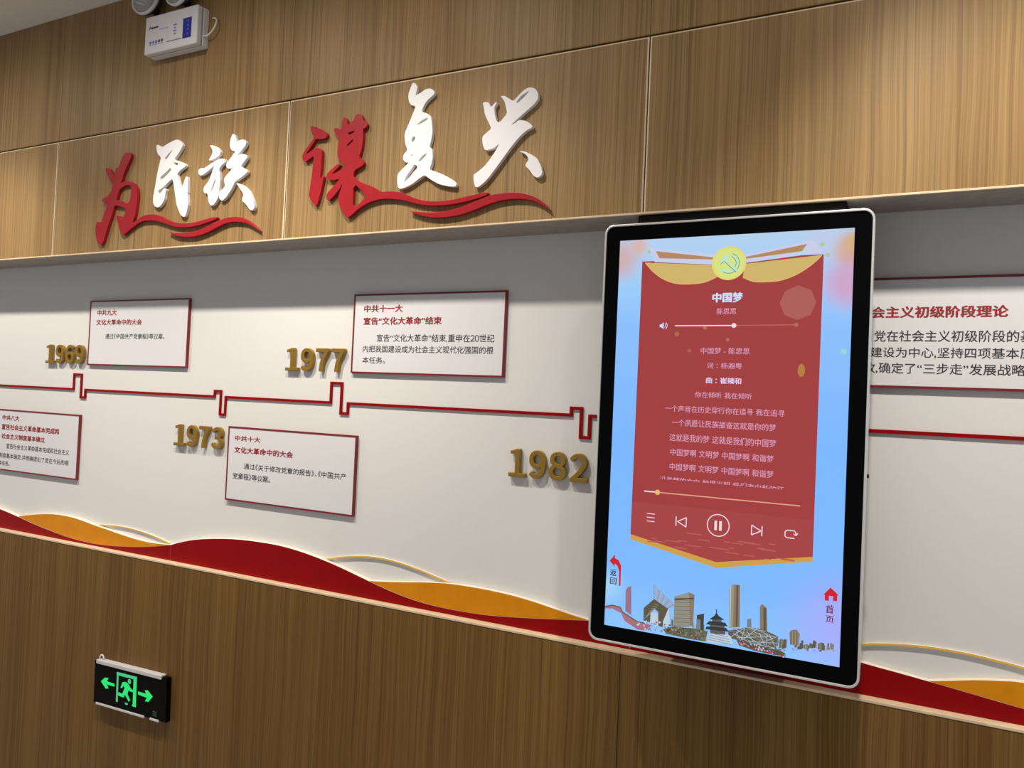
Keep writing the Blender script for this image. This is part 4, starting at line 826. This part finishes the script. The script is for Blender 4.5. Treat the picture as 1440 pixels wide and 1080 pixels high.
g_ic, g_peach = glow('screen_icon', (240, 214, 222)), glow('screen_peach', (226, 158, 132))
g_faint = glow('screen_faint', (186, 96, 92))
b = MB()
y3 = lyr(3)
vz = ZC + .2603
b.poly([(-.1564, vz + .003), (-.1530, vz + .003), (-.1470, vz + .0082), (-.1470, vz - .0082), (-.1530, vz - .003), (-.1564, vz - .003)], y3, g_white)
b.ring(-.1480, vz, .0050, .0062, y3, g_white, 12, -.9, .9)
b.ring(-.1480, vz, .0090, .0104, y3, g_white, 12, -.9, .9)
b.bar((-.1193, vz), (.0176, vz), .0026, y3, g_ic)
b.bar((.0176, vz), (.1500, vz + .001), .0022, y3, g_faint)
b.disc(.0176, vz, .0055, lyr(4), g_ic, 24)
b.disc(.1529, vz + .001, .0045, lyr(4), glow('screen_knob_end', (184, 104, 84)), 20)
b.build('volume_slider', SCREEN)
b = MB()
pz = ZC - .1370
b.bar((-.1778, pz), (-.1456, pz), .0030, y3, g_ic)
b.bar((-.1456, pz), (.1749, pz), .0026, y3, g_peach)
b.disc(-.1456, pz, .0062, lyr(4), glow('screen_knob', (214, 190, 110)), 24)
b.build('progress_bar', SCREEN)
b = MB()
for k in range(3):
    z = ZC - .1895 - .0090 * k
    b.bar((-.1690, z), (-.1495, z), .0019, y3, g_ic)


def outline(pts, w=.0022):
    b.path(pts + [pts[0]], w, y3, g_ic)


b.build('list_button', SCREEN)
b = MB()
b.bar((-.0982, ZC - .1890), (-.0982, ZC - .2115), .0024, y3, g_ic)
outline([(-.0742, ZC - .1895), (-.0742, ZC - .2115), (-.0947, ZC - .2005)])
b.build('previous_button', SCREEN)
b = MB()
b.ring(-.0005, ZC - .1992, .0236, .0258, y3, g_ic)
b.bar((-.0062, ZC - .1890), (-.0062, ZC - .2108), .0058, y3, g_ic)
b.bar((.0047, ZC - .1890), (.0047, ZC - .2108), .0058, y3, g_ic)
b.build('pause_button', SCREEN)
b = MB()
outline([(.0738, ZC - .1902), (.0738, ZC - .2122), (.0944, ZC - .2012)])
b.bar((.0962, ZC - .1902), (.0962, ZC - .2122), .0024, y3, g_ic)
b.build('next_button', SCREEN)
b = MB()
rz, rx = ZC - .2005, .1568
b.path([(rx + .0085, rz - .0088), (rx - .0078, rz - .0088), (rx - .0115, rz - .0055), (rx - .0115, rz + .0040), (rx - .0078, rz + .0078), (rx + .0075, rz + .0078), (rx + .0112, rz + .0040), (rx + .0112, rz - .0010)], .0022, y3, g_ic)
b.path([(rx + .0060, rz + .0010), (rx + .0112, rz - .0022), (rx + .0150, rz + .0030)], .0020, lyr(3.5), g_ic)
b.build('repeat_button', SCREEN)

g_navy, g_redi = glow('screen_navy', (40, 26, 78)), glow('screen_icon_red', (206, 22, 40))
b = MB()
b.poly(up('arrow'), lyr(1), g_redi)
for s, bx in tx[12:14]:
    vs, fs = text_geo(s, bx, lyr(1), .02)
    b.add(vs, fs, g_navy)
b.build('back_button', SCREEN)['label'] = 'red bent arrow with 返回'
b = MB()
b.poly(up('home'), lyr(1), g_redi)
for s, bx in tx[14:16]:
    vs, fs = text_geo(s, bx, lyr(1), .02)
    b.add(vs, fs, glow('screen_maroon', (120, 20, 60)))
b.build('home_button', SCREEN)['label'] = 'red house icon with 首页'

# skyline picture along the lower edge of the page
gs = lambda n, c: glow('skyline_' + n, c)
b = MB()
c_pink, c_stone, c_dark, c_grey, c_tan, c_pale = gs('pink', (150, 112, 138)), gs('stone', (150, 146, 132)), gs('dark', (62, 62, 58)), gs('grey', (120, 126, 130)), gs('tan', (138, 118, 96)), gs('pale', (190, 206, 222))
c_brown, c_green, c_rose, c_olive, c_win = gs('brown', (92, 84, 66)), gs('green', (40, 58, 52)), gs('rose', (168, 110, 124)), gs('olive', (96, 96, 72)), gs('window', (196, 204, 206))
K = lambda n: up('k_' + n)
b.poly(K('t1'), lyr(1), c_pink)
q = K('t1')
b.bar((q[0][0] + .0045, q[0][1]), (q[4][0] + .005, q[4][1]), .0022, lyr(1.5), c_rose)
b.poly(K('wallg'), lyr(1.2), c_rose)
w = K('wallg')
for i in range(6):
    b.bar(w[i], w[i + 1], .0026, lyr(1.6), c_brown)
for i in range(34):                            # blossoms by the wall
    x, z = rr.uniform(-.185, -.112), ZC - rr.uniform(.441, .464)
    b.disc(x, z, rr.uniform(.0012, .0026), lyr(4), rr.choice([c_rose, c_pale, gs('blossom', (186, 84, 104))]), 8)
q = K('lattice')
for i in range(9):
    t = i / 8
    a = (q[5][0] + (q[4][0] - q[5][0]) * t, q[5][1] + (q[4][1] - q[5][1]) * t)
    e_ = (q[0][0] + (q[1][0] - q[0][0]) * t, q[0][1] + (q[1][1] - q[0][1]) * t)
    b.bar(a, e_, .0016, lyr(1), c_pale if i % 2 else c_stone)
    a2 = (q[0][0] + (q[5][0] - q[0][0]) * t, q[0][1] + (q[5][1] - q[0][1]) * t)
    e2 = (q[1][0] + (q[4][0] - q[1][0]) * t, q[1][1] + (q[4][1] - q[1][1]) * t)
    b.bar(a2, e2, .0012, lyr(1.2), c_stone)
b.path(q + [q[0]], .0012, lyr(1.3), c_stone)
q = K('ring')
b.poly(q, lyr(2), c_brown)
for i in range(7):
    b.bar((-.166 + .004 * i, ZC - .440 + .0065 * i), (-.150 + .003 * i, ZC - .424 + .0035 * i), .0012, lyr(2.4), c_stone)
b.poly([(-.149, ZC - .4215), (-.1335, ZC - .4215), (-.131, ZC - .447), (-.150, ZC - .447)], lyr(1.1), c_pale)
b.poly([(-.120, ZC - .412), (-.107, ZC - .407), (-.103, ZC - .446), (-.120, ZC - .451)], lyr(1.8), c_pale)
b.poly(K('b3'), lyr(1.5), c_stone)
b.poly(K('b3r'), lyr(2), c_tan)
for i in range(15):
    z = ZC - .379 - .0046 * i
    b.bar((-.0945, z - .001), (-.0570, z + .004), .0014, lyr(2.2), c_grey if i % 2 else c_olive)
b.bar((-.0950, ZC - .3835), (-.0500, ZC - .3735), .0026, lyr(2.4), c_dark)
b.poly(K('b4'), lyr(1.4), c_dark)
b.bar((-.0370, ZC - .420), (-.0360, ZC - .4444), .0095, lyr(1.8), c_grey)
b.poly(K('tower'), lyr(1.5), c_tan)
b.poly(K('towerl'), lyr(2), c_stone)
b.bar((.0475, ZC - .3285), (.0490, ZC - .4215), .0040, lyr(2.2), c_brown)
b.bar((.0330, ZC - .3345), (.0345, ZC - .4240), .0016, lyr(2.2), c_win)
b.poly(K('b6'), lyr(1.4), c_grey)
b.poly(K('b7'), lyr(1.5), c_tan)
b.bar((.1085, ZC - .3695), (.1105, ZC - .4225), .0060, lyr(2), c_brown)
b.poly(K('b8'), lyr(1.5), c_tan)
for i in range(6):
    b.bar((.1650 + .003 * i, ZC - .411), (.1660 + .003 * i, ZC - .4395), .0011, lyr(2), c_stone if i % 2 else c_brown)
for i in range(46):                            # low far buildings to the right
    t = rr.random()
    x = .128 + .126 * t
    z = ZC - .4555 + .020 * t + rr.uniform(-.002, .004)
    h_ = rr.uniform(.007, .019) * (1.15 - .45 * t)
    b.bar((x, z), (x + .0004, z + h_), rr.uniform(.0030, .0066), lyr(1.3 + .01 * i), rr.choice([c_brown, c_stone, c_grey, c_olive, c_tan]))
for i in range(30):
    t = rr.random()
    x, z = .128 + .126 * t, ZC - .4560 + .019 * t + rr.uniform(-.004, .001)
    b.bar((x, z), (x + rr.uniform(.002, .006), z), .0012, lyr(1.9), rr.choice([c_pale, c_rose, c_brown, c_dark]))
for i in range(16):                            # small towers between the big ones
    x = rr.choice([-.045, -.03, .066, .082, .118, .132, -.085, -.10]) + rr.uniform(-.006, .006)
    z = ZC - .446 - .03 * max(0, x) 
    b.bar((x, z), (x + .0005, z + rr.uniform(.008, .022)), rr.uniform(.0025, .0055), lyr(1.25 + .01 * i), rr.choice([c_grey, c_stone, c_pale, c_olive]))
b.poly(K('trees'), lyr(2.4), c_olive)
for i in range(70):
    x, z = rr.uniform(-.117, -.016), ZC - rr.uniform(.444, .464)
    b.disc(x, z, rr.uniform(.001, .0026), lyr(2.8), rr.choice([c_dark, c_green, c_stone, c_tan]), 7)
b.poly(K('nest'), lyr(2.6), gs('nest', (92, 92, 80)))
q = K('nest')
for i in range(46):
    p1, p2 = rr.sample(q, 2)
    t1, t2 = rr.uniform(0, .35), rr.uniform(.65, 1)
    b.bar((p1[0] + (p2[0] - p1[0]) * t1, p1[1] + (p2[1] - p1[1]) * t1), (p1[0] + (p2[0] - p1[0]) * t2, p1[1] + (p2[1] - p1[1]) * t2), .0009, lyr(3 + .01 * i), c_pale if i % 3 else c_stone)
b.poly(K('flowers'), lyr(3.8), c_brown)
for i in range(90):
    t = rr.random()
    x, z = .055 + .10 * t, ZC - .4545 - .0125 * t + rr.uniform(-.004, .004)
    b.disc(x, z, rr.uniform(.001, .0024), lyr(4.2), rr.choice([c_rose, c_pale, c_dark, gs('blossom', (176, 60, 76))]), 7)
for n_ in ('roof1', 'roof2', 'roof3'):
    b.poly(K(n_), lyr(4), c_green)
for n_ in ('roofb', 'roofc', 'temb'):
    b.poly(K(n_), lyr(3.6), gs('temple_wall', (96, 84, 96)))
b.bar((.0033, ZC - .390), (.0033, ZC - .398), .0022, lyr(4.2), c_green)
b.poly(K('terr'), lyr(3.5), c_pale)
for i in range(4):
    z = ZC - .4465 - .0052 * i
    b.bar((-.0095 - .0015 * i, z + .0010), (.0310 + .0025 * i, z - .0016), .0013, lyr(4.4), c_grey)
b.build('skyline_picture', SCREEN)['label'] = 'small city skyline picture along the bottom of the page'

# ------------------------------------------------------------------ emergency light high on the wall
EX0, EX1, EZ0, EZ1, EY0, EY1 = -2.0385, -1.779, 2.696, 2.829, -.2005, -.1504
E = thing('emergency_light', 'white twin-head emergency light box high on the wood wall', 'emergency light', (-1.91, EY1, EZ0))
b = MB().box(EX0, EX1, EY0, EY0 + .022, EZ0, EZ1, PLASTIC, .005, 3)
b.box(EX0 + .0015, EX1 - .0015, EY0 + .021, EY0 + .026, EZ0 + .0015, EZ1 - .0015, PLASTIC_G)
b.box(EX0, EX1, EY0 + .025, EY1 - .0002, EZ0, EZ1, PLASTIC, .003, 2)
b.build('housing', E)
yf = EY0 - .0004
b = MB().poly([(-1.847, 2.7215), (-1.805, 2.7215), (-1.805, 2.7905), (-1.847, 2.7905)], yf, BLUE)
for i in range(4):
    b.disc(-1.822, 2.7795 - .0145 * i, .0040, yf - .0002, PURPLE, 8)
b.build('blue_label', E)['label'] = 'blue rectangular label'
b = MB()
b.bar((-2.0150, 2.7810), (-2.0100, 2.7925), .0040, yf, BLACKPRINT)
for i in range(6):
    b.disc(-2.0060 + .0065 * i, 2.7855, .0036, yf, BLACKPRINT, 8, .0032 + .0008 * (i % 2))
for i in range(9):
    b.bar((-1.9637 + .005 * i, 2.7745), (-1.9602 + .005 * i, 2.7745), .0026, yf, PURPLE)
b.build('brand_print', E)
b = MB()
for i in range(22):
    b.bar((-1.9243 + .0033 * i, 2.7245), (-1.9222 + .0033 * i, 2.7245), .0035, yf, BLACKPRINT)
for i in range(5):
    b.disc(-2.006 + .0145 * i, 2.7345, .0058, yf, PURPLE if i < 3 else BLACKPRINT, 6)
    b.bar((-2.012 + .0145 * i, 2.7255), (-2.001 + .0145 * i, 2.7255), .0022, yf, PURPLE)
b.build('lower_print', E)
b = MB()
for i in range(4):
    b.bar((-1.8935 + .003 * (i % 2), 2.7775 - .0105 * i), (-1.878 - .003 * (i % 2), 2.7775 - .0105 * i), .0045, yf, PURPLE)
b.build('certificate_marks', E)
b = MB()
b.tube(smooth([(-1.781, -.172, 2.7315), (-1.7605, -.172, 2.7305), (-1.746, -.171, 2.738), (-1.7325, -.170, 2.752), (-1.726, -.168, 2.768), (-1.7285, -.165, 2.7805), (-1.742, -.160, 2.7915), (-1.760, -.1545, 2.7965)], 5), .0027, PLASTIC, 10)
b.build('power_cable', E, smooth=True)
for cx in (-2.042, -1.878):
    c = Vector((cx, -.197, 2.8975))
    mx = Matrix.Translation(c) @ Matrix.Rotation(math.radians(4 if cx < -2 else -3), 4, 'Z') @ Matrix.Rotation(PI / 2 + math.radians(-6), 4, 'X')
    b = MB().lathe([(.0545, .010), (.0595, .012), (.0600, .004), (.0590, -.001)], PLASTIC, mx, 40, caps=False)
    b.lathe([(.0590, -.001), (.0565, -.010), (.040, -.028), (.022, -.038)], BOWL, mx, 40, caps=False)
    b.lathe([(.022, -.038), (.001, -.039)], BOWL, mx, 40, caps=False)
    head = b.build('lamp_head', E, smooth=True)
    b = MB()
    n = 36
    prof = [(.0545, .0085), (.046, -.006), (.030, -.020), (.012, -.026)]
    vs_, fs_ = [], []
    for i, (rr_, d) in enumerate(prof):
        for k in range(n):
            q_ = rr_ * (1 + (.05 if k % 2 else -.05) * (i > 0))
            vs_.append(mx @ Vector((q_ * math.cos(2 * PI * k / n), q_ * math.sin(2 * PI * k / n), d)))
    for i in range(len(prof) - 1):
        fs_ += [(i * n + k, (i + 1) * n + k, (i + 1) * n + (k + 1) % n, i * n + (k + 1) % n) for k in range(n)]
    fs_.append([(len(prof) - 1) * n + k for k in range(n)])
    b.add(vs_, fs_, REFL)
    b.lathe([(.012, -.026), (.011, -.008), (.004, -.003), (.001, -.0025)], PLASTIC, mx, 16, caps=False)
    b.build('reflector', head)
    MB().lathe([(.0535, .0095), (.0535, .0105)], LAMPGLASS, mx, 40).build('lens', head)
    nk = MB().lathe([(.011, 0), (.008, .012), (.011, .034)], BLACK, Matrix.Translation((cx + (.028 if cx < -2 else .02), -.178, EZ1 - .001)), 16)
    nk.build('swivel_neck', E)

# ------------------------------------------------------------------ exit sign low on the wall
SX0, SX1, SZ0, SZ1 = -2.3055, -1.9135, .3515, .5065
SY0, SY1 = -.0655, -.0454
X = thing('exit_sign', 'black exit sign with green running figure and two arrows on the lower wall', 'exit sign', ((SX0 + SX1) / 2, SY1, SZ0))
TILT = math.radians(1.55)
scx, scz = (SX0 + SX1) / 2, (SZ0 + SZ1) / 2


def flat(pts):                                 # undo the slight tilt of the hung sign; it is put back on the thing
    c_, s_ = math.cos(-TILT), math.sin(-TILT)
    return [(scx + (x - scx) * c_ - (z - scz) * s_, scz + (x - scx) * s_ + (z - scz) * c_) for x, z in pts]


b = MB().box(SX0, SX1, SY0, SY1 - .0003, SZ0, SZ1, BLACKGLASS, .0015)
b.build('sign_panel', X)['label'] = 'black glossy panel'
b = MB().box(SX0 + .013, SX1 - .026, SY0 - .0045, SY1 - .0004, SZ1 - .0085, SZ1 + .0060, RAIL, .0022)
b.build('top_rail', X)
b = MB().box(SX0 + .016, SX1 - .110, SY0 - .0030, SY1 - .0004, SZ0 - .0045, SZ0 + .0035, RAIL, .0015)
b.box(SX1 - .080, SX1 - .034, SY0 - .0030, SY1 - .0004, SZ0 - .0045, SZ0 + .0035, RAIL, .0015)
b.build('bottom_rail', X)
hx = SX0 + .0285
b = MB().tube([(hx + .0125 * math.cos(a), -.0580, SZ1 + .0055 + .0165 * math.sin(a)) for a in [PI * k / 14 for k in range(15)]], .0026, PLASTIC, 10)
b.build('hanging_loop', X, smooth=True)
g_exit, g_exit2 = glow('exit_green', (24, 226, 112)), glow('exit_green_pale', (70, 190, 130))
yx = SY0 - .0004
b = MB()
dr = flat(mm(EXI['door']))
dw = .0115
x0, x1, zt = -2.1795, -2.0690, .4848
z0, z1 = .3768, .3768
b.bar((x0 + dw / 2, zt), (x0 + dw / 2, z0), dw * .85, yx, g_exit2)
b.bar((x0, zt - dw / 2), (x1, zt - dw / 2), dw, yx - .00005, g_exit2)
b.bar((x1 - dw * .8, zt), (x1 - dw * .8, z1), dw * 1.5, yx, g_exit)
b.bar((x1 - .021, z1 + .003), (x1, z1 + .003), .006, yx - .00005, g_exit)
b.build('door_symbol', X)
b = MB()
hd = flat(mm(EXI['head']))
b.disc(hd[0][0], hd[0][1], .0088, yx - .0001, g_exit2, 24)
b.poly(flat(mm(EXI['man'])), yx - .0001, g_exit)
b.poly(flat(mm(EXI['foot'])), yx - .0001, g_exit2)
b.build('running_figure', X)
for k in ('arrowL', 'arrowR'):
    MB().poly(flat(mm(EXI[k])), yx, g_exit).build('arrow_symbol', X)
b = MB()
for i in range(3):
    b.bar((-1.9805, .3795 - .0068 * i), (-1.9590, .3795 - .0068 * i), .0022, yx, glow('exit_dim', (40, 84, 62)))
b.build('small_print', X)
X.matrix_world = Matrix.Translation((scx, SY1, scz)) @ Matrix.Rotation(-TILT, 4, 'Y') @ Matrix.Translation((-scx, -SY1, -scz)) @ Matrix.Translation(X.location)

for o in list(bpy.data.objects):
    if '_o' in o:
        del o['_o']
